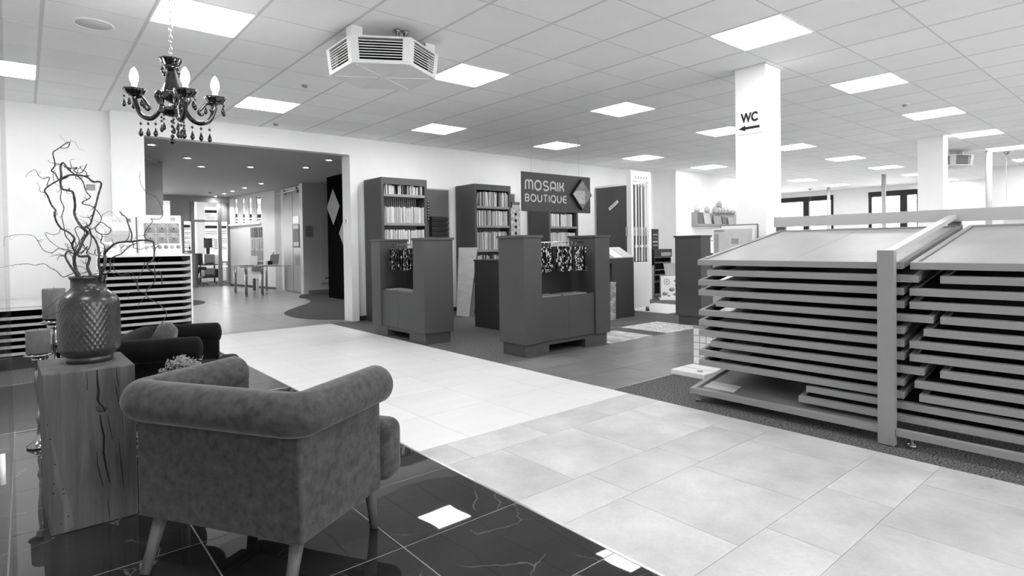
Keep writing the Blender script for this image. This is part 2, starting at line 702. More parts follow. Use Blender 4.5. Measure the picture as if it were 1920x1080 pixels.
tiles('cream_tile', M_CREAM, lines(XD, XC, 2.093, 0.583), lines(Y12, 8.74, Y12, 0.580), floor, 0.0025)
rows = [(2.615, Y12, 1.905), (2.03, 2.615, 2.105), (1.733, 2.03, 2.20), (1.153, 1.733, 2.115), (0.86, 1.153, 2.335),
        (0.28, 0.86, 2.13), (-0.013, 0.28, 2.40), (-0.593, -0.013, 2.2), (-0.9, -0.593, 1.95), (-2.4, -0.9, 2.1)]
for (a, b, st) in rows:
    tiles('grey_tile', M_GREYT, lines(XD, XC, st, 0.590), [a, b], floor, 0.0025)
obj('grout_bed', B(-2.6, -2.4, -0.013, XD - 0.004, 5.02, -0.0012), M_GROUTD, floor)
tiles('bounce_floor_tile', M_BOUNCET, lines(-2.6, XC, -2.6, 1.2), lines(-5.2, -2.4, -5.2, 1.2), floor, 0.004)
tiles('marble_tile', M_MARBLE, lines(-2.6, XD - 0.012, 1.124, 0.597), lines(-2.2, 5.012, 1.443, 0.5805), floor, 0.006)
tiles('plank_tile', M_PLANK, lines(-2.6, XD - 0.012, 1.0, 1.2), lines(5.03, 6.82, 5.03, 0.30), floor, 0.004)
obj('edge_trim', B(XD - 0.012, -2.4, -0.012, XD, 7.6, 0.0015), M_TRIM, floor)
obj('edge_trim', B(-2.6, 5.012, -0.012, XD - 0.012, 5.026, 0.0015), M_TRIM, floor)
obj('edge_trim', B(-2.6, 6.82, -0.012, XD - 0.012, 6.836, 0.0015), M_TRIM, floor)
# granulate carpet in the sales area and under the small racks
obj('carpet', B(-2.6, 6.836, -0.012, XD - 0.012, 8.95, -0.001), M_CARPET, floor)
obj('carpet', B(XC, 0.0, -0.012, 6.2, 3.06, 0.0), M_CARPET, floor)
tiles('bounce_floor_tile', M_BOUNCET, lines(XC, 22.0, XC, 1.2), lines(-5.2, 0.0, -5.2, 1.2), floor, 0.004)  # floor out of view, kept pale to bounce light onto the ceiling
tiles('bounce_floor_tile', M_BOUNCET, lines(6.2, 22.0, 6.2, 1.2), [0.0, 1.02, 2.04, 3.06], floor, 0.004)
obj('carpet', B(XC, 4.50, -0.012, 12.4, 8.80, 0.0), M_CARPET, floor)
tiles('bounce_floor_tile', M_BOUNCET, lines(9.6, 22.0, 9.6, 1.2), [3.06, 3.78, 4.50], floor, 0.004)
tiles('bounce_floor_tile', M_BOUNCET, lines(12.4, 22.0, 12.4, 1.2), lines(4.5, 11.5, 4.5, 1.2), floor, 0.004)
tiles('slate_tile', M_SLATE, lines(XC, 9.6, XC, 0.74), lines(3.068, 4.495, 3.068, 0.476), floor, 0.004)
obj('edge_trim', B(XC, 3.058, -0.012, 9.6, 3.068, 0.002), M_TRIM, floor)
obj('pebble_mosaic_field', B(6.44, 4.50, -0.001, 7.28, 5.26, 0.006), M_MATST, floor)
obj('slab_mosaic_field', B(5.30, 4.50, -0.001, 6.14, 5.12, 0.006), M_MATST2, floor)
tiles('pale_tile', M_CREAM, lines(8.2, 9.5, 8.2, 0.65), lines(5.7, 6.9, 5.7, 0.6), floor, 0.004, 0.008)
obj('edge_trim', B(5.3, 5.28, 0.0, 6.7, 5.33, 0.012), M_TRIM, floor)
# threshold grille and the hall floor behind the opening
obj('threshold_grille_bed', B(1.22, 8.74, -0.012, 4.1, 8.985, -0.004), M_COUNTD, floor)
gm = None
for k in range(58):
    x = 1.23 + k * 0.05
    if gm is None:
        gm = B(-0.013, -0.115, -0.004, 0.013, 0.115, 0.003).mesh('grille_bar')
    obj('grille_bar', gm, M_STEEL, floor, loc=(x, 8.8625, 0))
tiles('hall_tile', M_HALLT, lines(-2.6, 8.0, 1.3, 0.9), lines(8.985, 20.2, 8.985, 0.9), floor, 0.004)


def curve_pts(ctrl, n=12):
    """Catmull-Rom through control points"""
    P = [Vector(c) for c in ctrl]
    P = [P[0] * 2 - P[1]] + P + [P[-1] * 2 - P[-2]]
    out = []
    for i in range(1, len(P) - 2):
        for k in range(n):
            t = k / n
            a, b, c, d = P[i - 1], P[i], P[i + 1], P[i + 2]
            out.append(0.5 * ((2 * b) + (c - a) * t + (2 * a - 5 * b + 4 * c - d) * t * t + (3 * b - a - 3 * c + d) * t ** 3))
    out.append(P[-2])
    return out


cp = curve_pts([(4.05, 9.02), (3.72, 9.35), (3.52, 9.95), (3.62, 10.8), (4.1, 11.6), (4.75, 12.5), (5.0, 13.3), (5.05, 14.0), (5.40, 14.75)])
poly = [(p[0], p[1]) for p in cp] + [(7.8, 14.75), (7.8, 9.02)]
obj('hall_carpet', MB().prism(poly, 0.0, 0.003), M_CARPET2, floor)
obj('hall_carpet', MB().prism([(2.35 + 0.78 * math.cos(2 * PI * k / 40), 14.7 + 1.1 * math.sin(2 * PI * k / 40)) for k in range(40)], 0.0, 0.003), M_CARPET2, floor)
obj('office_floor', B(0.0, 20.2, -0.012, 8.0, 25.0, 0.001), M_CARPET2, floor)

# ------------------------------------------------------------------ structure: ceiling grid
LIGHTS = {(-1, -1), (3, -1), (7, -1), (11, -1), (15, -1), (19, -1), (23, -1), (-3, 3), (1, 3), (5, 3), (9, 3), (13, 3), (17, 3), (21, 3),
          (5, -5), (9, -5), (13, -5), (17, -5), (21, -5), (1, -5), (-3, -5), (-1, -9), (3, -9), (7, -9), (11, -9), (15, -9), (-5, -1), (-5, -9),  # last pair out of view, added to brighten the ceiling at left
          (27, -1), (31, -1), (25, 3), (29, 3), (25, -5), (29, -5), (27, 7)}  # panels added along the rows to brighten the far end
ceiling = struct('ceiling', B(-2.6, -5.2, ZC + 0.0006, 22.0, 11.6, ZC + 0.06), M_CBAR)
cells = []
gx, gy = 0.026, 0.015
tm = B(-TILE / 2 + gx / 2, -TILE / 2 + gy / 2, 0.0, TILE / 2 - gx / 2, TILE / 2 - gy / 2, 0.004).mesh('ceiling_tile')
tm.materials.append(M_CTILE)
for a in range(-7, 34):
    for b in range(-17, 11):
        if (a, b) in LIGHTS:
            continue
        cx, cy = GX + (a + 0.5) * TILE, GY + (b + 0.5) * TILE
        x0, x1, y0, y1 = cx - TILE / 2, cx + TILE / 2, cy - TILE / 2, cy + TILE / 2
        if x1 < -2.5 or x0 > 21.9 or y0 < -5.1 or y0 > 11.4:
            continue
        if x0 < 12.0 and y0 > 8.7:
            continue
        cells.append(((Vector((cx, cy, ZC)) - CAMPOS), cx, cy))


def seen(d):
    z = d.dot(FW)
    if z < 0.3:
        return False
    u, v = FPX * d.dot(RT) / z, -FPX * d.dot(UP) / z
    return -1100 < u < 1100 and v > -640


near = sorted([c for c in cells if seen(c[0])], key=lambda c: c[0].length)
NT = 298
rest = near[NT:] + [c for c in cells if not seen(c[0])]
for (d, cx, cy) in near[:NT]:
    obj('ceiling_tile', tm, M_CTILE, ceiling, loc=(cx, cy, ZC))
rb = MB()
for (d, cx, cy) in rest:
    rb.box(cx - TILE / 2 + gx / 2, cy - TILE / 2 + gy / 2, ZC, cx + TILE / 2 - gx / 2, cy + TILE / 2 - gy / 2, ZC + 0.004)
obj('distant_ceiling_tiles', rb, M_CTILE, ceiling, kind='stuff')

# ceiling light panels
ROWN = {-1: 'middle row', 3: 'row nearest the opening wall', -5: 'row above the big tray racks', -9: 'rearmost row', 7: 'added row in the far alcove'}
frame_m = (MB().box(-0.312, -0.312, 0, 0.312, -0.297, 0.012).box(-0.312, 0.297, 0, 0.312, 0.312, 0.012)
           .box(-0.312, -0.297, 0, -0.297, 0.297, 0.012).box(0.297, -0.297, 0, 0.312, 0.297, 0.012)).mesh('frame')
diff_m = B(-0.297, -0.297, 0.003, 0.297, 0.297, 0.010).mesh('diffuser')
NEAR1 = {(-1, -1): 'square light panel right beside the chandelier chain', (-3, 3): 'square light panel cut by the left picture edge',
         (1, 3): 'square light panel above the left end of the opening lintel', (3, -1): 'square light panel touching the near air conditioner',
         (5, -5): 'large square light panel just before the WC pillar'}
for r in (-1, 3, -5, -9, 7):
    idx = sorted([a for (a, b) in LIGHTS if b == r])
    n = no = -1
    for a in idx:
        dv_ = Vector((GX + (a + 0.5) * TILE, GY + (r + 0.5) * TILE, ZC)) - CAMPOS
        zq = dv_.dot(FW)
        inview = zq > 0.3 and abs(FPX * dv_.dot(RT) / zq) < 1000 and FPX * dv_.dot(UP) / zq < 520
        if inview:
            n += 1
            lab = NEAR1.get((a, r), 'square ceiling light panel, %s from the left in the %s' % (ORD[n], ROWN[r]))
        else:
            no += 1
            lab = 'square ceiling light panel outside the picture, %s in the %s' % (ORD[no], ROWN[r])
        t = thing('ceiling_light', lab, 'ceiling light', (GX + (a + 0.5) * TILE, GY + (r + 0.5) * TILE, ZC - 0.004), 0, 'square ceiling light panels')
        obj('frame', frame_m, M_WHITEL, t)
        obj('diffuser', diff_m, M_LAMP, t)

# ------------------------------------------------------------------ structure: walls
# unseen glazed front behind the camera, added for daylight on ceiling and walls
wq = MB().box(-2.75, -5.35, 0, 22.0, -5.2, 0.25).box(-2.75, -5.35, 2.80, 22.0, -5.2, ZC + 0.05).box(-2.75, -5.35, 0.25, 0.10, -5.2, 2.80).box(10.5, -5.35, 0.25, 22.0, -5.2, 2.80)
for k in range(1, 5):
    wq.box(-2.75 + k * 2.65, -5.35, 0.25, -2.55 + k * 2.65, -5.2, 2.80)
wbh = struct('wall_behind', wq, M_WALL)
for k in range(1, 5):
    obj('pane', B(-2.55 + k * 2.65, -5.285, 0.25, -0.10 + k * 2.65, -5.28, 2.80), M_PANE, wbh)
struct('wall_left', B(-2.75, -5.2, 0, -2.6, 9.2, ZC + 0.05), M_WALL)
struct('wall_back_left', B(-2.6, 8.94, 0, 0.86, 9.2, ZC + 0.05), M_WALL)
wb = MB()
wb.box(0.86, 8.775, 0, 1.215, 9.0, ZC + 0.05)
wb.box(1.215, 8.775, 2.665, 4.12, 8.85, ZC + 0.05)
wb.box(4.12, 8.775, 0, 7.8, 9.0, ZC + 0.05)
wb.box(7.8, 8.82, 0, 12.1, 9.0, ZC + 0.05)
wb.box(12.1, 8.15, 0, 12.3, 9.0, ZC + 0.05)
wb.box(12.3, 8.15, 0, 15.5, 8.35, ZC + 0.05)
wb.box(15.3, 8.35, 0, 15.5, 11.6, ZC + 0.05)
wb.box(15.5, 11.5, 0, 22.0, 11.7, ZC + 0.05)
struct('wall_back', wb, M_WALL)
# far wall with two windows
wf = MB()
XF = 21.7
WIN = [(8.22, 10.6), (5.66, 7.12)]
ZS, ZT = 0.95, 2.79
wf.box(XF, 3.3, 0, XF + 0.25, 11.5, ZS)
wf.box(XF, 3.3, ZT, XF + 0.25, 11.5, ZC + 0.05)
wf.box(XF, 3.3, ZS, XF + 0.25, 5.66, ZT)
wf.box(XF, 7.12, ZS, XF + 0.25, 8.22, ZT)
wf.box(XF, 10.6, ZS, XF + 0.25, 11.5, ZT)
struct('wall_far', wf, M_WALL)
struct('wall_right', MB().box(18.45, -5.2, 0, 18.6, 3.3, ZC + 0.05).box(18.6, 3.15, 0, XF + 0.25, 3.3, ZC + 0.05), M_WALL)
for i, (a, b) in enumerate(WIN):
    fr = MB()
    fr.box(XF - 0.02, a, ZT - 0.17, XF + 0.12, b, ZT).box(XF, a, ZS, XF + 0.10, b, ZS + 0.07)
    fr.box(XF, a, ZS, XF + 0.10, a + 0.09, ZT).box(XF, b - 0.09, ZS, XF + 0.10, b, ZT)
    wo = struct('window_%d' % (i + 1), fr, M_WINFR, 'black framed window in the far wall')
    ym = (a + b) / 2 if i == 0 else a + 0.45
    if i == 0:
        ym = 9.15
    obj('mullion', B(XF - 0.01, ym - 0.10, ZS, XF + 0.10, ym + 0.10, ZT - 0.17), M_WINFR, wo)
    obj('pane', B(XF + 0.04, a + 0.09, ZS + 0.07, XF + 0.045, ym - 0.1, ZT - 0.17), M_PANE, wo)
    obj('pane', B(XF + 0.04, ym + 0.1, ZS + 0.07, XF + 0.045, b - 0.09, ZT - 0.17), M_PANE, wo)
# opening frame: jamb reveal, lintel track and casing
struct('trim_1', MB().box(4.0, 8.72, 0, 4.12, 9.02, 2.665), M_WALL)
struct('trim_2', MB().box(1.215, 8.768, 2.648, 4.0, 8.80, 2.672), M_ALU)
struct('trim_3', MB().box(1.215, 8.80, 2.655, 4.0, 8.85, 2.665), M_WALL)
struct('baseboard_back', MB().box(4.12, 8.76, 0, 7.8, 8.775, 0.07).box(0.86, 8.765, 0, 1.215, 8.78, 0.07), M_COUNTD)
struct('baseboard_left', B(-2.6, 8.925, 0, 0.86, 8.94, 0.07), M_COUNTD)
# pillars
pil = struct('wall_pillar', MB().box(5.625, 2.752, 0, 5.945, 3.072, ZC), M_WALL, 'white square pillar carrying the WC sign', bevel=0.004)
struct('wall_pillar', MB().box(12.02, 2.80, 0, 12.30, 3.17, ZC), M_WALL, 'white square pillar behind the tray racks')
obj('collar', B(5.61, 2.737, ZC - 0.008, 5.96, 3.087, ZC), M_CBAR, pil)

# ------------------------------------------------------------------ the hall behind the opening
Z2 = 2.86
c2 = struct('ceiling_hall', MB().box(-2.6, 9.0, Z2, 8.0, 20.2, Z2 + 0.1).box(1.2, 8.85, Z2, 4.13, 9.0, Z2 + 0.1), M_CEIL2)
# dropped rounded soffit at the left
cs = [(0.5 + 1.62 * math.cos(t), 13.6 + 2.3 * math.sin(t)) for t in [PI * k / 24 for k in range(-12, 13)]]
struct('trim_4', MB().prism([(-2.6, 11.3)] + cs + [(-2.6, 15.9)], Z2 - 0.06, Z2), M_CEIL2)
# right side of the hall: white niche wall, door recess, side wall, black panel
A1, A2 = Vector((5.10, 20.15)), Vector((5.53, 17.12))
dw = (A2 - A1)
LW = dw.length
ang = math.atan2(dw.y, dw.x)
nw = thing('wall_niche', 'white hall wall with slit windows above a ledge', 'wall')
del nw['category']
nw['kind'] = 'structure'
nw.location = (A1.x, A1.y, 0)
nw.rotation_euler = (0, 0, ang)
ZL = 1.93
obj('lower_wall', B(0, 0, 0, LW, 0.14, ZL), M_WALL2, nw)
obj('ledge', B(0, -0.05, ZL, LW * 0.72, 0.14, ZL + 0.05), M_WHITEL, nw)
obj('end_wall', B(LW * 0.72, 0, ZL, LW, 0.03, Z2), M_WALL2, nw)
obj('head', B(0, 0, Z2 - 0.10, LW * 0.72, 0.03, Z2), M_WALL2, nw)
for k, (a, b) in enumerate([(0, 0.13), (0.19, 0.31), (0.36, 0.46), (0.52, 0.63)]):
    obj('post', B(LW * a, 0, ZL, LW * b, 0.03, Z2 - 0.10), M_WALL2, nw)
obj('baseboard', B(0, -0.012, 0, LW, 0, 0.07), M_COUNTD, nw)
wh = MB()
wh.prism([(5.53, 17.12), (5.68, 16.96), (5.80, 17.05), (5.62, 17.3)], 0, Z2)
wh.box(5.66, 16.5, 0, 5.80, 17.1, Z2)
wh.box(5.62, 15.1, 0, 5.76, 16.6, 2.35 + 0.5)
wh.box(5.50, 14.86, 0, 5.62, 15.08, Z2)
wh.box(5.62, 14.86, 0, 7.8, 15.0, Z2)
wh.box(7.8, 9.0, 0, 8.0, 20.2, Z2)
struct('wall_hall_right', wh, M_WALL2)
struct('baseboard_hall', B(5.62, 14.845, 0, 7.8, 14.86, 0.09), M_ALU)
bp = struct('wall_black', B(5.54, 9.02, 0, 5.70, 13.36, Z2), M_VOID, 'black hall panel with pale diamond inlays')


def diamond(cy, cz, hw, hh):
    m_ = MB()
    m_.add([(5.533, cy - hw, cz), (5.533, cy, cz + hh), (5.533, cy + hw, cz), (5.533, cy, cz - hh),
            (5.541, cy - hw, cz), (5.541, cy, cz + hh), (5.541, cy + hw, cz), (5.541, cy, cz - hh)],
           [(0, 1, 2, 3), (7, 6, 5, 4), (0, 4, 5, 1), (1, 5, 6, 2), (2, 6, 7, 3), (3, 7, 4, 0)])
    return m_


pA = on_x(625, 388, 5.54)
obj('diamond_inlay', diamond(pA.y, pA.z, 0.36, 0.42), M_PRINTM, bp)
pB = on_x(648, 437, 5.54)
obj('diamond_inlay', diamond(pB.y, pB.z, 0.34, 0.42), M_PRINTM, bp)

# hall sliding door with rail and notices
sd = struct('door_1', B(5.57, 15.14, 0.02, 5.615, 16.52, 2.72), M_DOOR, 'grey sliding door hung from a steel rail')
obj('seam', B(5.565, 15.79, 0.03, 5.57, 15.80, 2.70), M_ALU, sd)
obj('rail', MB().cyl((5.52, 14.9, 2.73), (5.52, 16.75, 2.73), 0.016, n=10), M_STEEL, sd)
for y in (15.35, 16.3):
    obj('roller', MB().cyl((5.50, y, 2.78), (5.55, y, 2.78), 0.03, n=12).box(5.53, y - 0.015, 2.66, 5.56, y + 0.02, 2.80), M_STEEL, sd)
nt_ = thing('door_notice', 'framed notice with white sheets on the grey sliding door', 'notice')
pz = on_x(553, 435, 5.56)
obj('sheet', B(5.560, pz.y - 0.30, pz.z + 0.23, 5.566, pz.y + 0.16, pz.z + 0.42), M_PAPER, nt_)
obj('frame', B(5.556, pz.y - 0.30, pz.z - 0.42, 5.566, pz.y + 0.14, pz.z + 0.20), M_PRINTD, nt_)
obj('sheet', B(5.550, pz.y - 0.30, pz.z + 0.08, 5.556, pz.y + 0.10, pz.z + 0.18), M_PRINTL, nt_)
obj('sheet', B(5.550, pz.y - 0.30, pz.z - 0.38, 5.556, pz.y + 0.08, pz.z - 0.27), M_PRINTL, nt_)
pz = on_y(580, 434, 14.85)
t = thing('wall_plate', 'small grey info plate on the hall side wall', 'plate', (pz.x, 14.845, pz.z))
obj('plate', B(-0.10, 0, -0.15, 0.10, 0.014, 0.15), M_PANEL, t)
for k in range(4):
    obj('text_line', B(-0.08, -0.002, -0.10 + k * 0.06, 0.08, 0, -0.085 + k * 0.06), M_PRINTD, t)
p0, p1 = on_y(599, 405, 14.85), on_y(614, 530, 14.85)
t = thing('flat_radiator', 'pale flat wall panel beside the black diamond wall', 'wall panel', (p0.x, 14.82, 0))
obj('panel', B(0, 0, p1.z, 0.9, 0.012, p0.z), M_WALL2, t, bevel=0.006)
obj('bracket', B(0.1, -0.004, p1.z + 0.1, 0.2, 0.0, p1.z + 0.15), M_ALU, t)
t = thing('light_switch', 'small white switch plate on the opening jamb', 'switch', (4.0, 8.87, on_x(650, 414, 3.99).z))
obj('plate', B(-0.012, -0.04, -0.045, 0, 0.04, 0.045), M_WHITEL, t, bevel=0.003)
obj('rocker', B(-0.016, -0.026, -0.03, -0.012, 0.026, 0.03), M_PRINTL, t)
p0 = on_x(516, 477, 5.50)
t = thing('socket_plate', 'small socket plate at the corner of the niche wall', 'socket', (5.50, 17.25, p0.z), ang + PI)
obj('plate', B(-0.05, -0.012, -0.07, 0.05, 0.012, 0.07), M_PRINTL, t, bevel=0.003)
obj('rocker', B(-0.03, 0.012, -0.03, 0.03, 0.016, 0.03), M_PRINTM, t)

# 20 tile strips on the niche wall
sm_ = B(0, 0, 0, 0.125, 0.02, 0.30).mesh('tile_strip')
ROWS_N = ['top', 'second', 'third', 'lowest']
SHD = [[0.32, 0.28, 0.18, 0.30, 0.26], [0.70, 0.62, 0.74, 0.60, 0.66], [0.55, 0.48, 0.60, 0.52, 0.56], [0.34, 0.24, 0.20, 0.22, 0.26]]
for r in range(4):
    for c_ in range(5):
        lx = LW * 0.50 + c_ * 0.155
        v = SHD[r][c_]
        me = sm_.copy()
        me.materials.append(mat('tile_strip_%d' % int(v * 100), v * 0.55, 0.7, var=0.05, scale=10, spec=0.2))
        o = obj('tile_strip', me, None)
        o.parent = None
        o.rotation_euler = (0, 0, ang)
        q = Vector((math.cos(ang), math.sin(ang))) * lx
        nrm = Vector((math.sin(ang), -math.cos(ang))) * 0.024
        o.location = (A1.x + q.x + nrm.x, A1.y + q.y + nrm.y, 1.53 - r * 0.345)
        tag(o, 'tile strip on the white niche wall, %s row, %s from the left' % (ROWS_N[r], ORD[c_]), 'tile sample', 'tile strips on the niche wall')

# downlights
for n, (x, y) in enumerate([(284, 271), (352, 296), (378, 312), (470, 313), (574, 314), (617, 300), (490, 344), (459, 352), (436, 358), (420, 363), (404, 368), (396, 370)]):
    p = on_z(x, y, Z2)
    t = thing('downlight', 'round recessed downlight in the hall ceiling, %s from the opening' % ORD[n], 'downlight', (p.x, p.y, Z2), 0, 'hall ceiling downlights')
    obj('rim', MB().lathe([(0.075, 0.0), (0.075, -0.008), (0.055, -0.010), (0.055, 0.0)], n=20, cap=False), M_CHROME, t)
    obj('lens', MB().lathe([(0.055, -0.004), (0.055, -0.001)], n=20), M_DOWN, t)
    ld = bpy.data.lights.new('downlight_lamp', 'SPOT')
    ld.energy = SPOT_W
    ld.spot_size = 2.2
    ld.spot_blend = 0.6
    ld.shadow_soft_size = 0.05
    lo = bpy.data.objects.new('downlight_lamp', ld)
    COL.objects.link(lo)
    lo.parent = t
    lo.location = (0, 0, -0.02)
p = on_z(394, 360, Z2)
t = thing('smoke_detector', 'small smoke detector on the hall ceiling', 'smoke detector', (p.x, p.y, Z2))
obj('body', MB().lathe([(0.05, 0), (0.05, -0.03), (0.03, -0.045)], n=16), M_ALU, t)
obj('base', MB().lathe([(0.065, 0), (0.065, -0.012)], n=16), M_WHITEL, t)

# grey pillar panel at the left of the hall
pl, pr = on_y(276, 420, 12.6), on_y(307, 420, 12.6)
struct('wall_hall_left', MB().box(-2.6, 12.6, 0, pr.x, 12.8, Z2).box(-2.6, 9.0, 0, -2.5, 20.2, Z2), M_ALU)

# office partition at the far end of the hall
YP = 20.2
pw = thing('wall_partition', 'grey panel and glass partition at the end of the hall', 'wall')
del pw['category']
pw['kind'] = 'structure'


def part(name, x0, x1, y0, y1, m, d=0.08, yy=YP, parent=None):
    """a panel of the partition spanning a stretch of the far wall"""
    a, b = on_y(x0, y1, yy), on_y(x1, y0, yy)
    z0 = max(a.z, 0.0)
    return obj(name, B(a.x, yy, z0, b.x, yy + d, b.z), m, parent or pw)


part('panel', 323, 329, 366, 560, M_PANEL)
part('panel', 329, 344, 366, 560, M_PANEL, 0.06, yy=YP + 0.004)
part('panel', 343.5, 362.5, 366, 415, M_PANEL, yy=YP + 0.008)
part('panel', 413, 431, 368, 416, M_PANEL)
part('transom', 362.5, 413, 412.5, 416, M_ALU, yy=YP - 0.006)
part('post', 361, 364, 366, 560, M_ALU, yy=YP - 0.012)
part('post', 411.5, 414.5, 366, 560, M_ALU, yy=YP - 0.012)
part('post', 429, 432, 366, 560, M_ALU, yy=YP - 0.012)
part('sill', 344, 361, 469, 473, M_ALU, yy=YP - 0.006)
part('low_panel', 344, 361, 473, 560, M_PANEL)
part('head', 300, 432, 364, 376, M_PANEL, yy=YP - 0.02)
part('pane', 364, 411.5, 376, 412.5, M_PANE, 0.006)
part('pane', 364, 411.5, 416, 545, M_PANE, 0.006)
part('pane', 414.5, 429, 416, 545, M_PANE, 0.006)
part('pane', 344, 361, 415, 469, M_PANE, 0.006)
# office beyond
YO = 23.6
ow = MB()
q0, q1 = on_y(250, 470, YO), on_y(460, 470, YO)
zt = on_y(390, 388, YO).z
ow.box(q0.x - 1, YO, 0, q1.x + 3, YO + 0.2, 0.75)
ow.box(q0.x - 1, YO, zt, q1.x + 3, YO + 0.2, 3.0)
pp0, pp1 = on_y(366, 470, YO), on_y(382, 470, YO)
ow.box(pp0.x, YO - 0.3, 0, pp1.x, YO + 0.2, 3.0)
ow.box(0.0, 20.2, 0, 0.1, YO, 3.0)
ow.box(q1.x + 3, 17.2, 0, q1.x + 3.1, YO + 0.2, 3.0)
struct('wall_office', ow, M_WALL)
struct('ceiling_office', B(0.0, 20.25, 2.95, 9.5, YO + 0.2, 3.05), M_WALL)
struct('trim_5', MB().box(5.9, 17.2, Z2, 9.5, 20.25, Z2 + 0.2), M_WALL)
for k, (x, y, z) in enumerate([(3.6, 21.8, 2.945), (6.6, 21.8, 2.945), (6.7, 18.8, Z2 - 0.006)]):  # unseen panels added to brighten the office and the view through the slits
    t = thing('added_office_light', ['added square light behind the office partition, left one', 'added square light in the office behind the niche wall, far one', 'added square light behind the slit windows'][k], 'ceiling light', (x, y, z - 0.012), 0, 'added office lights')
    obj('frame', frame_m, M_WHITEL, t)
    obj('diffuser', diff_m, M_LAMP, t)


def blind(x0, x1, y0, y1, yy, lab, n, band):
    a, b = on_y(x0, y1, yy), on_y(x1, y0, yy)
    t = thing('window_blind', lab, 'blind', (a.x, yy, a.z))
    W_, H_ = b.x - a.x, b.z - a.z
    obj('head_box', B(0, 0, H_ - band, W_, 0.10, H_), M_BLACK, t)
    st = (H_ - band) / n
    sl = MB().hexa([(0, 0, 0), (W_, 0, 0), (W_, 0.05, st * 0.30), (0, 0.05, st * 0.30)], [(0, 0, st * 0.45), (W_, 0, st * 0.45), (W_, 0.05, st * 0.65), (0, 0.05, st * 0.65)]).mesh('slat')
    sl.materials.append(M_BLACK)
    for k in range(n):
        obj('slat', sl, M_BLACK, t, loc=(0, 0.02, k * st))
    return t


blind(380, 413, 394, 414, YO - 0.15, 'dark slatted blind in the upper office window', 5, 0.12)
blind(381, 432, 423, 468, YO - 0.16, 'dark slatted blind in the main office window behind the monitor', 12, 0.12)
blind(343, 362, 421, 468, YO - 0.17, 'narrow slatted blind behind the potted plant window', 12, 0.12)
blind(440, 506, 402, 450, YO - 0.2, 'slatted blind seen through the slit windows', 8, 0.15)

# ------------------------------------------------------------------ big tray racks at the right


def mosaic(name, scale, stops, rough=0.25, sy=1.0):
    m, nt, p, tc = nodes_mat(name, rough, 0.5)
    L = nt.links
    oi = nt.nodes.new('ShaderNodeObjectInfo')
    ad = nt.nodes.new('ShaderNodeVectorMath')
    ad.operation = 'MULTIPLY_ADD'
    ad.inputs[1].default_value = (1, 1, sy)
    mu = nt.nodes.new('ShaderNodeMath')
    mu.operation = 'MULTIPLY'
    mu.inputs[1].default_value = 19
    L.new(oi.outputs['Random'], mu.inputs[0])
    L.new(tc.outputs['Object'], ad.inputs[0])
    L.new(mu.outputs[0], ad.inputs[2])
    vo = nt.nodes.new('ShaderNodeTexVoronoi')
    vo.inputs['Scale'].default_value = scale
    vo.inputs['Randomness'].default_value = 0.0
    L.new(ad.outputs[0], vo.inputs['Vector'])
    sp = nt.nodes.new('ShaderNodeSeparateColor')
    L.new(vo.outputs['Color'], sp.inputs[0])
    L.new(ramp(nt, sp.outputs[0], stops, 'CONSTANT'), p.inputs['Base Color'])
    return m


M_MOS = [mosaic('mosaic_sheet_%d' % k, sc_, st, sy=sy) for k, (sc_, st, sy) in enumerate([
    (85, [(0, 0.008), (0.72, 0.75), (0.9, 0.3)], 0.5), (78, [(0, 0.01), (0.8, 0.5), (0.93, 0.8)], 0.35),
    (66, [(0, 0.006), (0.86, 0.6)], 0.8), (100, [(0, 0.01), (0.6, 0.12), (0.75, 0.8)], 1.0), (30, [(0, 0.008), (0.5, 0.02), (0.94, 0.5)], 1.0)])]
M_TILEA = mat('pale_stone_tile', 0.28, 0.45, var=0.10, scale=2.2, stretch=(2, 0.7, 1))
M_TILEB = mat('dark_stone_tile', 0.014, 0.5, spec=0.2, var=0.3, scale=5)
M_TILEC = mat('mid_stone_tile', 0.16, 0.25, var=0.2, scale=3)
XR, TILT = 3.87, math.radians(9.8)
TW, TD = 1.33, 1.33
SHEAR = Matrix(((1, 0, 0, 0), (0, 1, 0, 0), (0, math.tan(TILT), 1, 0), (0, 0, 0, 1)))
tray_parts = {
    'front_rail': B(0, 0, 0, TW, 0.03, 0.04).xf(SHEAR).mesh('front_rail'),
    'back_rail': B(0, TD - 0.03, 0, TW, TD, 0.04).xf(SHEAR).mesh('back_rail'),
    'side_rail': B(0, 0.03, 0, 0.03, TD - 0.03, 0.04).xf(SHEAR).mesh('side_rail'),
    'base_panel': B(0.03, 0.03, 0.004, TW - 0.03, TD - 0.03, 0.012).xf(SHEAR).mesh('base_panel')}


def tray(yl, z, label, board, x=XR, group='sample trays of the big racks', split=None):
    t = thing('sample_tray', label, 'sample tray', (x, yl, z), 0, group)
    t.rotation_euler = (0, 0, -PI / 2)
    obj('front_rail', tray_parts['front_rail'], M_TRAY, t, bevel=0.002)
    obj('back_rail', tray_parts['back_rail'], M_TRAY, t)
    obj('side_rail', tray_parts['side_rail'], M_TRAY, t, bevel=0.002)
    obj('side_rail', tray_parts['side_rail'], M_TRAY, t, loc=(TW - 0.03, 0, 0), bevel=0.002)
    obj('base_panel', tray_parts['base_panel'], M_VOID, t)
    for (x0, x1, m_) in board:
        obj('tile_board', B(x0 + 0.0015, 0.034, 0.012, x1 - 0.0015, TD - 0.034, 0.030).xf(SHEAR), m_, t, bevel=0.001)
    return t


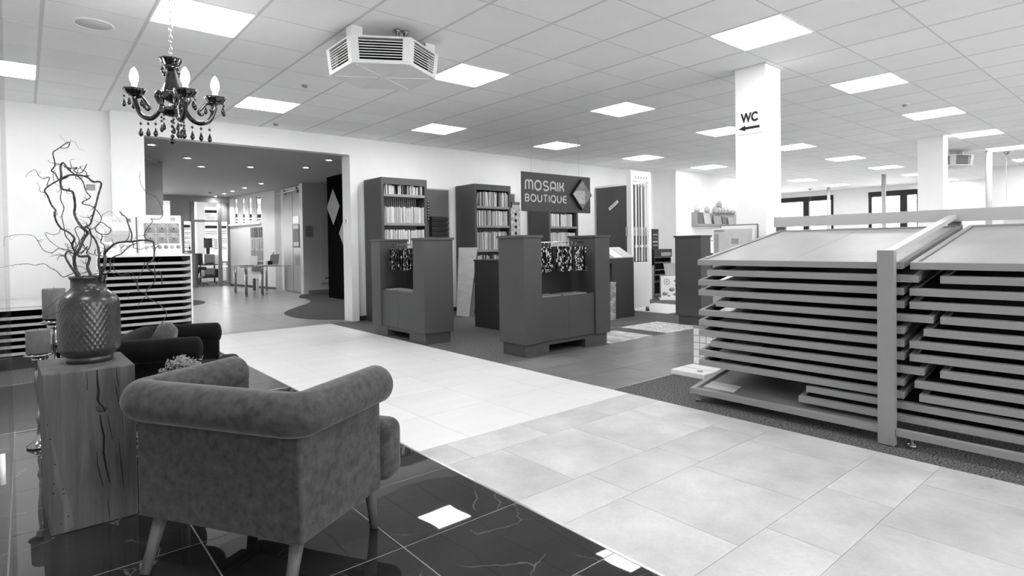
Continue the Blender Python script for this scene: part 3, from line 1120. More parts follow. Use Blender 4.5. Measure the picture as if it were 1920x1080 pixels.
LB = [2.424, 2.348, 2.421, 2.418, 2.278, 2.419, 2.419, 2.419, 2.323, 2.42, 2.421]
RB = [1.059, 0.917, 1.062, 1.062, 0.917, 0.995, 1.063, 1.063, 0.918, 1.039, 1.017]
TOPN = ['topmost', 'second', 'third', 'fourth', 'fifth', 'sixth', 'seventh', 'eighth', 'ninth', 'tenth', 'eleventh']
for k in range(11):
    z = 1.019 - 0.0752 * k
    top = [(0.034, 0.66, M_TILEA), (0.66, 1.296, M_TILEA)]
    mid = [(0.13, 0.36, [M_TILEA, M_TILEC, M_TILEC][k % 3]), (0.37, 1.296, M_TILEB)]
    lab = 'grey tray, %s from the top, in the left bay of the big rack' % TOPN[k] if k else 'topmost grey tray holding pale tiles, left of the rack post'
    tray(LB[k], z, lab, top if k == 0 else mid)
    lab = 'grey tray, %s from the top, in the right bay of the big rack' % TOPN[k] if k else 'topmost grey tray holding pale tiles, right of the rack post'
    tray(RB[k], z, lab, top if k == 0 else [(0.034, 0.40, M_TILEB), (0.40, 1.296, M_TILEB)])
tray(1.643, 0.205, 'low grey tray pushed left behind the rack post, upper of two', [(0.034, 1.296, M_TILEB)], XR + 0.012)
tray(1.693, 0.130, 'low grey tray pushed left behind the rack post, lower of two', [(0.034, 1.296, M_TILEB)], XR + 0.012)
rk = thing('tray_rack', 'grey steel rack frame with broad front post holding the sample trays', 'rack', (0, 0, 0))
obj('front_post', B(3.785, 1.115, 0.005, 3.835, 1.20, 1.13), M_TRAY, rk, bevel=0.002)
obj('post_foot', B(3.79, 1.13, 0.0, 3.83, 1.19, 0.006), M_BLACK, rk)
obj('top_rail', MB().bar((3.81, 1.157, 1.105), (5.22, 1.157, 1.352), 0.050, 0.030), M_TRAYL, rk)
obj('back_beam', B(5.21, -1.2, 1.318, 5.25, 2.48, 1.408), M_TRAYL, rk)
for y in (2.44, 1.157, -0.30):
    obj('back_post', B(5.25, y - 0.04, 0, 5.29, y + 0.04, 1.36), M_TRAY, rk)
obj('base_rail', B(3.80, 1.2, 0.062, 3.84, 2.455, 0.103), M_TRAY, rk, bevel=0.002)
obj('base_rail', B(3.80, -1.2, 0.062, 3.84, 1.115, 0.103), M_TRAY, rk, bevel=0.002)
obj('side_base_rail', MB().bar((3.82, 2.435, 0.083), (5.25, 2.435, 0.33), 0.04, 0.04), M_TRAY, rk)
obj('bottom_panel', MB().hexa([(3.84, 1.2, 0.075), (5.2, 1.2, 0.310), (5.2, 2.415, 0.310), (3.84, 2.415, 0.075)], [(3.84, 1.2, 0.09), (5.2, 1.2, 0.325), (5.2, 2.415, 0.325), (3.84, 2.415, 0.09)]), M_TILEC, rk)
obj('paper_label', MB().hexa([(3.90, 2.16, 0.101), (4.02, 2.16, 0.122), (4.02, 2.40, 0.122), (3.90, 2.40, 0.101)], [(3.90, 2.16, 0.103), (4.02, 2.16, 0.124), (4.02, 2.40, 0.124), (3.90, 2.40, 0.103)]), M_PRINTL, rk)
for y in (2.42, 1.05, -0.9):
    obj('foot', MB().cyl((3.86, y, 0.0), (3.86, y, 0.016), 0.022, n=14).cyl((3.86, y, 0.016), (3.86, y, 0.07), 0.010, n=10), M_STEEL, rk)
obj('leg_bracket', B(3.84, 2.40, 0.012, 3.88, 2.44, 0.075), M_TRAY, rk)

# ------------------------------------------------------------------ counters


def counter(loc, rz, label):
    t = thing('display_counter', label, 'counter', loc, rz, 'dark grey display counters')
    obj('plinth', B(0, 0, 0, 0.35, 0.36, 0.135), M_COUNT, t)
    obj('plinth', B(0.925, 0, 0, 1.305, 0.36, 0.135), M_COUNT, t)
    obj('plinth_bridge', B(0.35, 0.004, 0.095, 0.925, 0.356, 0.135), M_COUNT, t)
    obj('plinth_back', B(0.35, 0.30, 0, 0.925, 0.32, 0.095), M_VOID, t)
    for x in (-0.03, 1.08):
        pl_ = obj('pillar', B(x, -0.03, 0.135, x + 0.255, 0.39, 1.265), M_COUNT, t, bevel=0.0015)
        obj('cap', B(x - 0.015, -0.045, 1.265, x + 0.27, 0.405, 1.292), M_COUNT, pl_, bevel=0.002)
    obj('cabinet_body', B(0.225, 0.006, 0.135, 1.08, 0.37, 0.60), M_COUNT, t)
    obj('door', B(0.230, -0.012, 0.140, 0.651, 0.006, 0.617), M_COUNT, t, bevel=0.001)
    obj('door', B(0.654, -0.012, 0.140, 1.075, 0.006, 0.617), M_COUNT, t, bevel=0.001)
    obj('worktop', B(0.225, 0.006, 0.60, 1.08, 0.37, 0.615), M_TILEC, t)
    obj('back_panel', B(0.225, 0.372, 0.615, 1.08, 0.388, 1.02), M_COUNTD, t)
    obj('hanging_rail', MB().cyl((0.225, 0.16, 1.215), (1.08, 0.16, 1.215), 0.008, n=10), M_CHROME, t)
    return t


CT = [((4.012, 4.56, 0), 0.0, 'dark grey counter under the hanging sign, front towards the slate path', 'under the hanging sign'),
      ((3.68, 7.30, 0), -PI / 2, 'dark grey counter nearest the wide opening, front towards the cream tiles', 'nearest the wide opening'),
      ((7.30, 4.53, 0), 0.0, 'dark grey counter half hidden behind the big tray rack', None)]
sheet_m = []
for m_ in M_MOS:
    me = B(-0.13, -0.005, -0.28, 0.13, 0.005, 0).mesh('mosaic_sheet')
    me.materials.append(m_)
    sheet_m.append(me)
hook_m = MB().tube([(0, 0, 0.0), (0, 0, 0.025), (0.006, 0.006, 0.045), (0, 0.012, 0.055), (0, 0.016, 0.045)], 0.0018, 5).mesh('hook')
for ci, (loc, rz, lab, where) in enumerate(CT):
    counter(loc, rz, lab)
    if not where:
        continue
    R_ = Matrix.Translation(loc) @ Matrix.Rotation(rz, 4, 'Z')
    n = 11 if ci == 0 else 9
    for k in range(n):
        lx = 0.30 + k * (0.70 / n)
        p = R_ @ Vector((lx, 0.145, 1.168 - 0.006 * random.random()))
        t = thing('mosaic_sheet', 'mosaic tile sheet hanging in the counter %s, %s from its left' % (where, ORD[k]), 'mosaic sheet', p, rz + math.radians(random.uniform(-62, -50)), 'mosaic sheets on the counter rails')
        obj('tile_sheet', sheet_m[[0, 3, 4, 1, 0, 2, 1, 4, 3, 0, 2][(k + ci * 3) % 11]], None, t)
        obj('hook', hook_m, M_CHROME, t)
    for k, (a, b) in enumerate([(0.27, 0.56), (0.60, 0.98)]):
        o = obj('tile_sample', B(a, 0.02, 0.6165, b, 0.24 - 0.04 * k, 0.628), M_TILEA, None)
        o.matrix_world = R_
        tag(o, 'flat pale tile sample lying in the counter %s, %s one' % (where, ['left', 'right'][k]), 'tile sample', 'pale tiles on the counter tops')
R_ = Matrix.Translation(CT[1][0]) @ Matrix.Rotation(-PI / 2, 4, 'Z')
o = obj('stand_post', MB().box(0.93, 0.26, 0.629, 0.96, 0.29, 0.98).box(0.90, 0.23, 0.6285, 0.99, 0.32, 0.635), M_TRAYL, None)
o.matrix_world = R_
tag(o, 'pale upright stand post inside the counter nearest the opening', 'post')

# ------------------------------------------------------------------ tall sample shelves with tiles
TONES = [0.70, 0.55, 0.42, 0.62, 0.30, 0.20, 0.48, 0.66, 0.10]
M_SAMP = [mat('sample_tone_%d' % k, v, 0.45, var=0.08, scale=12) for k, v in enumerate(TONES)]
M_SAMPD = [mat('sample_dark_%d' % k, v, 0.45, var=0.1, scale=12) for k, v in enumerate([0.02, 0.06, 0.16])]
box_cache = {}


def tall_shelf(x0, label, levels, rows_):
    W_, D_, H_, Y0_ = 0.825, 0.585, 2.275, 8.15
    t = thing('tall_shelf', label, 'shelf', (x0, Y0_, 0), 0, 'tall grey sample shelves')
    for x in (0, W_ - 0.045):
        obj('side_panel', B(x, 0, 0, x + 0.045, D_, H_), M_COUNT, t, bevel=0.0015)
    obj('top_fascia', B(0.045, 0.0, H_ - 0.105, W_ - 0.045, 0.02, H_), M_COUNT, t)
    obj('top_panel', B(0.045, 0.02, H_ - 0.02, W_ - 0.045, D_, H_), M_COUNT, t)
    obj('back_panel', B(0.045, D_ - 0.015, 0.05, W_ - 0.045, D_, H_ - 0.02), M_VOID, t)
    obj('base_panel', B(0.045, 0.01, 0, W_ - 0.045, D_ - 0.015, 0.10), M_COUNT, t)
    lv = sorted(levels)
    dm = {}
    for i, z in enumerate(lv):
        s_ = obj('shelf_board', B(0.045, 0.0, z - 0.042, W_ - 0.045, D_ - 0.015, z), M_TRAY, t, bevel=0.001)
        zt_ = (lv[i + 1] - 0.042 if i + 1 < len(lv) else H_ - 0.105)
        hh = round(zt_ - z, 3)
        if hh not in dm:
            me = B(-0.003, 0, 0, 0.003, 0.20, hh).mesh('divider')
            me.materials.append(M_TRAYL)
            dm[hh] = me
        for k in range(19):
            obj('divider', dm[hh], M_TRAYL, s_, loc=(0.075 + k * 0.0375, 0.235, z))
    for (z, h, n, tones, rn, spread) in rows_:
        x = 0.052
        for k in range(n):
            w_ = random.choice([0.010, 0.014, 0.018, 0.022, 0.026])
            if x + w_ > W_ - 0.05:
                break
            hv = h * random.choice([1.0, 1.0, 0.97, 0.94, 0.86 if spread else 0.98])
            key = (w_, round(hv, 2))
            if key not in box_cache:
                box_cache[key] = B(0, 0, 0, w_, 0.19, round(hv, 2)).mesh('tile_sample')
            me = box_cache[key].copy()
            me.materials.append(random.choice(tones))
            o = obj('tile_sample', me, None, None, loc=(x0 + x, Y0_ + 0.015 + 0.02 * random.random(), z + 0.0005))
            if spread and k in (0, n - 1, 6):
                o.rotation_euler = (0, math.radians(9 if k == 0 else -6), 0)
                x += 0.02
            tag(o, 'upright tile sample, %s from the left, %s, shelf %s' % (ORD[k], rn, label.replace('tall grey sample shelf ', '')), 'tile sample', 'tile samples on the %s of the shelf %s' % (rn, label.replace('tall grey sample shelf ', '')))
            x += w_ + random.uniform(0.003, 0.013 if not spread else 0.026)
    return t


S1, S2, S3 = 'tall grey sample shelf beside the wide opening', 'tall grey sample shelf between the other two', 'tall grey sample shelf behind the hanging sign'
light = M_SAMP[:4] + [M_SAMP[6], M_SAMP[7]]
mixd = M_SAMP[1:7] + M_SAMPD
tall_shelf(4.245, S1, [2.02, 1.566, 1.11, 0.62], [(2.02, 0.150, 26, mixd + light, 'top level', True), (1.566, 0.255, 34, light, 'second level', False), (1.11, 0.355, 34, light, 'third level', False)])
tall_shelf(6.04, S2, [1.887, 1.548, 1.118, 0.72], [(1.887, 0.255, 28, mixd + light, 'top level', True), (1.548, 0.265, 32, light + M_SAMP[4:6], 'second level', False), (1.118, 0.315, 30, M_SAMP[1:6], 'third level', False), (0.72, 0.30, 26, mixd, 'lowest level', False)])
tall_shelf(7.83, S3, [1.887, 1.546, 1.118, 0.72], [(1.546, 0.25, 26, light + M_SAMPD[:1], 'second level', False), (1.118, 0.31, 28, light, 'third level', False)])

# pegboards with hung samples between the shelves
for (a, b, lab) in [(5.075, 5.86, 'grey perforated pegboard right of the first tall shelf'), (6.87, 7.42, 'grey perforated pegboard right of the middle tall shelf')]:
    t = thing('pegboard', lab, 'pegboard', (a, 8.70, 0))
    obj('board', B(0, 0, 0.3, b - a, 0.02, 2.20), M_PEG, t)
    obj('edge_frame', MB().box(0, -0.004, 2.185, b - a, 0.024, 2.205).box(b - a, -0.004, 0.3, b - a + 0.015, 0.024, 2.205), M_TRAYL, t)
    obj('wall_batten', B(0.05, 0.02, 2.0, b - a - 0.05, 0.04, 2.05), M_COUNT, t)
p0, p1 = on_y(809, 443, 8.62), on_y(837, 406, 8.62)
for k in range(4):
    zz = p0.z + k * (p1.z - p0.z) / 4
    t = thing('black_tray', 'black slotted sample tray on the pegboard, %s from the bottom' % ORD[k], 'tray', (p0.x, 8.60, zz), 0, 'black trays on the pegboard')
    hh = (p1.z - p0.z) / 4 - 0.008
    obj('tray_body', B(0, 0.0, 0, p1.x - p0.x, 0.09, hh), M_BLACK, t, bevel=0.004)
    obj('front_lip', B(-0.01, -0.02, hh * 0.55, p1.x - p0.x + 0.03, 0.0, hh * 0.8), M_COUNTD, t)
    obj('side_clip', B(p1.x - p0.x, 0.01, 0.01, p1.x - p0.x + 0.03, 0.05, hh * 0.5), M_BLACK, t)
p0, p1 = on_y(801, 414, 8.66), on_y(805, 376, 8.66)
t = thing('bead_strip', 'narrow black strip with pale beads hung on the first pegboard', 'strip', (p0.x, 8.66, p0.z))
obj('strip', B(0, 0, 0, p1.x - p0.x, 0.012, p1.z - p0.z), M_BLACK, t)
for k in range(7):
    obj('bead', MB().lathe([(0.004, -0.012), (0.012, 0), (0.004, 0.012)], (0.5 * (p1.x - p0.x), -0.006, 0.03 + k * (p1.z - p0.z - 0.05) / 6), 8), M_PAPER, t)
p0, p1 = on_y(957, 443, 8.62), on_y(976, 391, 8.62)
t = thing('patterned_board', 'white patterned sample board with dark ovals beside the sign', 'sample board', (p0.x, 8.63, p0.z))
obj('board', B(0, 0, 0, p1.x - p0.x, 0.02, p1.z - p0.z), M_MATST, t)
for k in range(4):
    obj('oval', MB().lathe([(0.03, 0), (0.03, 0.006)], (0, 0, 0), 14).xf(Matrix.Translation((0.55 * (p1.x - p0.x), -0.001, 0.06 + 0.125 * k)) @ Matrix.Rotation(PI / 2, 4, 'X')), M_INK, t)
p0, p1 = on_y(961, 391, 8.62), on_y(975, 377, 8.62)
t = thing('sample_block', 'small two-tone sample strip above the patterned board', 'sample', (p0.x, 8.63, p0.z + 0.01))
obj('pale_strip', B(0, 0, 0, p1.x - p0.x, 0.03, 0.065), M_PRINTL, t)
obj('dark_strip', B(0, 0, 0.067, p1.x - p0.x, 0.03, 0.12), M_PRINTD, t)

# dark low cabinet, leaning boards
t = thing('low_cabinet', 'charcoal low cabinet between the counters and the tall shelves', 'cabinet', (5.06, 5.60, 0))
obj('carcass', B(0, 0, 0.0, 0.50, 1.26, 0.96), M_COUNTD, t, bevel=0.002)
obj('top_board', B(-0.01, -0.01, 0.96, 0.51, 1.27, 0.985), M_COUNTD, t, bevel=0.002)
bd = MB()
a0, a1 = on_z(856, 592), on_z(879, 594)
b0 = on_depth(860, 464, 9.96)
nb_ = (a1 - a0).cross(b0 - a0)
rb_ = ray(895, 464)
b1 = CAMPOS + rb_ * ((a0 - CAMPOS).dot(nb_) / rb_.dot(nb_))
o = obj('leaning_board', bd.hexa([a0, a1, a1 + Vector((0.02, 0.02, 0)), a0 + Vector((0.02, 0.02, 0))], [b0, b1, b1 + Vector((0.02, 0.02, 0)), b0 + Vector((0.02, 0.02, 0))]), M_BOARD)
tag(o, 'tall pale board leaning against the middle tall shelf', 'sample board')
a0, a1 = on_z(880, 592), on_z(886, 590)
o = obj('leaning_board', MB().hexa([a0, a1, a1 + Vector((0.05, 0.03, 0)), a0 + Vector((0.05, 0.03, 0))], [a0 + Vector((0.2, 0.12, 0.55)), a1 + Vector((0.2, 0.12, 0.55)), a1 + Vector((0.25, 0.15, 0.55)), a0 + Vector((0.25, 0.15, 0.55))]), M_TILEC)
tag(o, 'narrow darker board leaning behind the tall pale board', 'sample board')

# ------------------------------------------------------------------ hanging sign
SX0, SX1, SZ0, SZ1, SY = 5.72, 7.235, 1.70, 2.295, 6.53
sg = thing('hanging_sign', 'grey hanging sign with pale lettering and a glittering diamond', 'sign', (SX0, SY, SZ0))
SW, SH = SX1 - SX0, SZ1 - SZ0
obj('board', B(0, 0, 0, SW, 0.02, SH), M_SIGN, sg, bevel=0.001)
for x in (0.20, SW * 0.83):
    obj('wire', MB().cyl((x, 0.01, SH), (x, 0.01, ZC - SZ0), 0.0015, n=6), M_STEEL, sg)


def arc(cx, cy, rx, ry, a0, a1, n=14):
    return [(cx + rx * math.cos(math.radians(a0 + (a1 - a0) * k / n)), cy + ry * math.sin(math.radians(a0 + (a1 - a0) * k / n))) for k in range(n + 1)]


GLY = {
    'M': (1.0, [[(0, 0), (0, 0.72)] + arc(0.25, 0.75, 0.25, 0.25, 180, 0) + [(0.5, 0.05)], arc(0.75, 0.75, 0.25, 0.25, 180, 0) + [(1.0, 0)]]),
    'O': (0.9, [arc(0.45, 0.5, 0.45, 0.5, 0, 360, 28)]),
    'S': (0.75, [arc(0.38, 0.74, 0.34, 0.26, 25, 265) + arc(0.38, 0.25, 0.36, 0.25, 90, -165)]),
    'A': (0.75, [[(0, 0), (0, 0.6)] + arc(0.375, 0.62, 0.375, 0.38, 180, 0) + [(0.75, 0)], [(0, 0.3), (0.75, 0.3)]]),
    'I': (0.0, [[(0, 0), (0, 1)]]),
    'K': (0.6, [[(0, 0), (0, 1)], [(0.05, 0.48), (0.3, 0.50), (0.48, 0.68), (0.56, 1)], [(0.3, 0.50), (0.5, 0.3), (0.58, 0)]]),
    'B': (0.62, [[(0, 0), (0, 1)], [(0, 1)] + arc(0.34, 0.76, 0.24, 0.24, 90, -90) + [(0, 0.52)], [(0.3, 0.52)] + arc(0.36, 0.26, 0.26, 0.26, 90, -90) + [(0, 0)]]),
    'U': (0.72, [[(0, 1), (0, 0.36)] + arc(0.36, 0.36, 0.36, 0.36, 180, 360) + [(0.72, 1)]]),
    'T': (0.7, [[(0, 1), (0.7, 1)], [(0.35, 1), (0.35, 0)]]),
    'Q': (0.9, [arc(0.45, 0.5, 0.45, 0.5, 0, 360, 28), [(0.5, 0.25), (0.62, -0.05), (0.82, -0.12)]]),
    'E': (0.72, [[(0.72, 1)] + arc(0.48, 0.5, 0.48, 0.5, 90, 270) + [(0.72, 0)], [(0.02, 0.5), (0.7, 0.5)]])}


def ribbon(mb, pts, wd, z0, z1):
    for i in range(len(pts) - 1):
        a, b = Vector(pts[i]), Vector(pts[i + 1])
        d = (b - a)
        if d.length < 1e-6:
            continue
        nrm = Vector((-d.y, d.x)).normalized() * (wd / 2)
        mb.prism([tuple(a - nrm), tuple(b - nrm), tuple(b + nrm), tuple(a + nrm)], z0, z1 + 0.00007 * (i % 5))
        if i:
            mb.prism([(a.x + wd / 2 * math.cos(2 * PI * k / 8), a.y + wd / 2 * math.sin(2 * PI * k / 8)) for k in range(8)], z0, z1 - 0.0002 - 0.00005 * (i % 3))


def lettering(word, x0, x1, zb, hgt, wd, gap):
    tot = sum(GLY[c][0] for c in word) + gap * (len(word) - 1)
    sx = (x1 - x0) / tot
    x = 0
    for c in word:
        w_, st = GLY[c]
        mb = MB()
        for s_ in st:
            ribbon(mb, [((x + px_) * sx, py_ * hgt) for px_, py_ in s_], wd, 0, 0.006)
        mb.xf(Matrix.Translation((x0, -0.001, zb)) @ Matrix.Rotation(PI / 2, 4, 'X'))
        obj('letter', mb, M_LETTER, sg)
        x += w_ + gap


lettering('MOSAIK', 0.07, 0.885, SH * 0.555, SH * 0.235, 0.027, 0.34)
lettering('BOUTIQUE', 0.065, 0.945, SH * 0.255, SH * 0.175, 0.021, 0.34)
dcx, dcz, dh, dv = SW * 0.838, SH * 0.50, 0.235, 0.250
dm_ = MB()
fr_ = [(dcx - dh, dcz), (dcx, dcz - dv), (dcx + dh, dcz), (dcx, dcz + dv)]
dm_.add([(x, -0.05, z) for x, z in fr_] + [(x, 0.0, z) for x, z in fr_], [(0, 1, 2, 3), (7, 6, 5, 4), (0, 4, 5, 1), (1, 5, 6, 2), (2, 6, 7, 3), (3, 7, 4, 0)])
dia = obj('diamond_block', dm_, M_BLACK, sg)
tri = [((-1, 0), (0, 1), (1, 0), M_SPARK2, 0.30), ((-1, 0), (0.25, 0), (0, -1), M_SPARK, 0.0), ((0.25, 0), (1, 0), (0, -1), M_SPARK2, 0.0)]
s9 = 0.93


def facet(pts, m_):
    mb = MB()
    n_ = len(pts)
    f_ = [(dcx + a * dh * s9, -0.056, dcz + b * dv * s9) for a, b in pts]
    k_ = [(x, -0.050, z) for x, _, z in f_]
    mb.add(f_ + k_, [tuple(range(n_)), tuple(reversed(range(n_, 2 * n_)))] + [(i, n_ + i, n_ + (i + 1) % n_, (i + 1) % n_) for i in range(n_)])
    return obj('facet', mb, m_, dia)


facet([(-0.72, 0.27), (0, 1), (0.72, 0.27)], M_SPARK2)
facet([(-0.74, 0.25), (-1, 0), (-0.33, -0.67), (0.25, -0.67), (0.25, 0.25)], M_SPARK)
facet([(0.27, 0.25), (0.74, 0.25), (1, 0), (0.33, -0.67), (0.27, -0.67)], M_SPARK2)
facet([(-0.32, -0.69), (0, -1), (0.32, -0.69)], M_SPARK2)

# WC sign on the pillar
wc = thing('wc_sign', 'white sign reading WC with a left arrow on the pillar', 'sign', (5.622, 2.915, 2.395))
obj('plate', B(-0.004, -0.135, -0.115, 0.002, 0.135, 0.115), M_PAPER, wc)
text('lettering', 'WC', 0.125, M_INK, wc, (-0.006, 0.0, 0.045), (PI / 2, 0, -PI / 2), 0.001, 0.005, 0.80)
ar = MB()
ar.prism([(-0.115, 0.0), (-0.045, 0.028), (-0.045, 0.012), (0.105, 0.012), (0.105, -0.012), (-0.045, -0.012), (-0.045, -0.028)], 0, 0.003)
ar.xf(Matrix.Translation((-0.0045, 0, -0.055)) @ Matrix.Rotation(-PI / 2, 4, 'Z') @ Matrix.Rotation(PI / 2, 4, 'X'))
obj('arrow', ar, M_INK, wc)

# ------------------------------------------------------------------ right background
# tall grey panel with diagonal label
t = thing('partition_board', 'tall grey panel with a diagonal pale label by the back wall', 'panel', (9.92, 7.50, 0))
obj('panel', B(0, 0, 0, 0.05, 1.30, 2.44), M_COUNT, t)
obj('top_strip', B(0.01, 0.02, 2.44, 0.09, 1.31, 2.49), M_WHITEL, t)
obj('side_strip', B(-0.01, 1.275, 0, 0.03, 1.30, 2.42), M_TRAYL, t)
lp = on_x(1150, 385, 9.91)
lb = obj('diagonal_label', B(-0.15, -0.004, -0.034, 0.15, 0.002, 0.034), M_PAPER, t)
lb.location = (-0.004, lp.y - 7.50, lp.z)
lb.rotation_euler = (0, math.radians(-33), -PI / 2)
text('lettering', 'NEUHEITEN', 0.050, M_PRINTD, lb, (0, -0.005, 0), (PI / 2, 0, 0), 0.0005, 0.0, 0.85)

# white profile tower on castors
t = thing('profile_tower', 'tall white display tower with hanging profile rods on castors', 'display stand', (7.86, 6.15, 0))
obj('front_panel', B(0, 0, 0.09, 0.46, 0.025, 0.87), M_WHITEL, t, bevel=0.002)
obj('side_board', B(0, 0.025, 0.09, 0.03, 0.12, 2.44), M_WHITEL, t, bevel=0.002)
obj('left_stile', B(0.03, 0.07, 0.87, 0.12, 0.10, 2.26), M_WHITEL, t)
obj('right_stile', B(0.54, 0.07, 0.20, 0.62, 0.10, 2.44), M_WHITEL, t, bevel=0.002)
obj('header', B(0.03, 0.07, 2.26, 0.54, 0.10, 2.44), M_WHITEL, t, bevel=0.002)
obj('cross_bar', B(-0.02, 0.10, 1.32, 0.54, 0.13, 1.47), M_TRAYL, t)
for k in range(5):
    x = 0.17 + k * 0.078
    r_ = obj('profile_rod', MB().box(x, 0.055, 0.88, x + 0.022, 0.075, 2.22).box(x - 0.012, 0.050, 1.12, x + 0.030, 0.080, 1.16), [M_WHITEL, M_TRAYL, M_PAPER, M_TRAYL, M_WHITEL][k], t)
    obj('knob', MB().lathe([(0.014, 0), (0.018, 0.05), (0.012, 0.07)], (x + 0.011, 0.065, 2.16), 10), M_WHITEL, r_)
    obj('slot', B(x + 0.005, 0.068, 2.305, x + 0.017, 0.0705, 2.34), M_INK, t)
for x in (0.03, 0.43):
    cs_ = obj('castor', MB().cyl((x - 0.015, 0.03, 0.032), (x + 0.015, 0.03, 0.032), 0.032, n=14), M_BLACK, t)
    obj('fork', B(x - 0.022, 0.012, 0.03, x + 0.022, 0.05, 0.092), M_STEEL, cs_)

# low unit with sloping leaflet top
t = thing('leaflet_unit', 'dark low unit with a sloping top beside the white tower', 'cabinet', (6.90, 5.93, 0))
obj('carcass', B(0.16, 0, 0, 0.70, 0.45, 0.955), M_COUNTD, t, bevel=0.002)
obj('niche_back', B(0, 0.35, 0, 0.16, 0.45, 0.955), M_VOID, t)
obj('niche_top', B(0, 0, 0.88, 0.16, 0.35, 0.955), M_COUNTD, t)
obj('sloping_top', MB().hexa([(0, 0.0, 0.955), (0.70, 0.0, 0.955), (0.70, 0.30, 1.12), (0, 0.30, 1.12)], [(0, -0.006, 0.966), (0.70, -0.006, 0.966), (0.70, 0.294, 1.131), (0, 0.294, 1.131)]), M_TRAYL, t)
obj('rear_rest', B(0, 0.30, 0.955, 0.70, 0.32, 1.10), M_COUNTD, t)
for k, (x0, x1, m_) in enumerate([(0.02, 0.20, M_PRINTM), (0.22, 0.42, M_PAPER), (0.44, 0.68, M_PRINTL)]):
    o = obj('leaflet', MB().hexa([(x0, 0.0, 0.968), (x1, 0.0, 0.968), (x1, 0.28, 1.122), (x0, 0.28, 1.122)], [(x0, -0.003, 0.973), (x1, -0.003, 0.973), (x1, 0.277, 1.127), (x0, 0.277, 1.127)]), m_)
    o.location = (6.90, 5.93, 0)
    tag(o, '%s leaflet on the sloping top of the low unit' % ['grey left', 'white middle', 'pale right'][k], 'leaflet', 'leaflets on the low unit')
for k in range(2):
    o = obj('mosaic_slab', B(0, 0, 0, 0.12, 0.02, 0.60), M_MATSD if k == 0 else M_MATSD2)
    o.location = (6.93, 5.90 - 0.04 * k, 0.0)
    o.rotation_euler = (math.radians(-3), math.radians(5), 0)
    tag(o, ['pebble mosaic panel leaning in the low unit niche, rear one', 'slab mosaic panel leaning in the low unit niche, front one'][k], 'sample board')

# wall ledge with small pots and tiles
p0, p1, p2 = on_y(1301, 424, 8.08), on_y(1380, 400, 8.08), on_y(1301, 398, 8.08)
WL_ = p1.x - p0.x
lg = thing('wall_ledge', 'grey wall ledge box carrying small pots and decor tiles', 'ledge', (p0.x, 8.0, p0.z))
LH = p2.z - p0.z
obj('back_board', B(0, 0.12, 0, WL_ + 0.4, 0.148, LH), M_PRINTM, lg)
obj('bottom_board', B(0, 0, 0, WL_ + 0.4, 0.12, 0.06), M_PRINTM, lg)
obj('side_board', B(0, 0, 0.06, 0.03, 0.12, LH), M_PRINTM, lg)
pot = MB().lathe([(0.035, 0), (0.06, 0.03), (0.072, 0.08), (0.06, 0.13), (0.03, 0.16)], n=14).mesh('pot')
rim = MB().lathe([(0.032, 0.158), (0.034, 0.165)], n=14).mesh('rim')
for k, (x, y) in enumerate([(1307, 398), (1326, 399), (1341, 400), (1347, 400.5), (1352, 401), (1358, 401), (1365, 402), (1371, 402.5), (1376, 403), (1349.5, 392)]):
    pp_ = on_y(x, y, 8.10)
    base = lg.location.z + LH if k < 9 else lg.location.z + LH + 0.155
    t = thing('small_pot', 'small round pot on the wall ledge, %s' % ('on top of the pile' if k == 9 else ORD[k] + ' from the left'), 'pot', (pp_.x, 8.10, base), 0, 'pots on the wall ledge')
    obj('body', pot, M_PRINTL if k == 0 else mat('speckled_pot_glaze', 0.20, 0.7, var=0.5, scale=40, bump=0.5, bscale=60), t)
    obj('rim', rim, M_PRINTD, t)
for k, (x0, x1, h, m_) in enumerate([(1305, 1319, 0.30, M_PRINTD), (1321, 1333, 0.30, M_PRINTL), (1339, 1353, 0.22, M_PRINTM), (1355, 1363, 0.20, M_PRINTD), (1366, 1374, 0.18, M_PRINTM)]):
    a, b = on_y(x0, 420, 8.06), on_y(x1, 420, 8.06)
    o = obj('decor_tile', B(0, 0, 0, b.x - a.x, 0.02, h), m_, bevel=0.003)
    o.location = (a.x, 8.045, lg.location.z + 0.0605)
    o.rotation_euler = (math.radians(-10), 0, 0)
    tag(o, 'decor tile leaning in the wall ledge, %s from the left' % ORD[k], 'decor tile', 'decor tiles on the wall ledge')

# sample case on a stand, patterned cube
ts = thing('case_stand', 'black stepped stand against the wall below the open sample case', 'stand', (10.45, 7.60, 0))
pzs = [on_y(1245, y, 7.45).z for y in (521, 506, 492, 482)]
obj('back_plate', B(0, 0.25, 0.05, 0.62, 0.28, pzs[3]), M_BLACK, ts)
for z in (0.35, 0.5) + tuple(pzs[1:]):
    obj('shelf_bar', B(0, 0.0, z - 0.02, 0.62, 0.25, z), M_PRINTD, ts)
obj('side_plate', B(0.60, 0.0, 0, 0.62, 0.28, pzs[3]), M_BLACK, ts)
obj('side_plate', B(0.0, 0.0, 0, 0.02, 0.28, pzs[3]), M_BLACK, ts)
zc = pzs[3]
cs2 = thing('sample_case', 'open black sample case with pale swatches on the stand', 'case', (10.45, 7.60, zc + 0.0005))
obj('tray_box', B(0, 0, 0, 0.66, 0.28, 0.17), M_COUNTD, cs2, bevel=0.004)
obj('lid', B(0.02, 0.24, 0.17, 0.50, 0.27, 0.62), M_BLACK, cs2, bevel=0.004)
for k in range(4):
    obj('swatch', B(0.28, 0.234, 0.24 + k * 0.08, 0.46, 0.24, 0.27 + k * 0.08), [M_PRINTM, M_PRINTL, M_PRINTD, M_PRINTM][k], cs2)
obj('front_label', B(0.25, -0.004, 0.02, 0.62, 0.0, 0.10), M_PRINTM, cs2)
obj('latch', MB().cyl((0.15, -0.006, 0.11), (0.15, 0.0, 0.11), 0.025, n=12), M_BLACK, cs2)
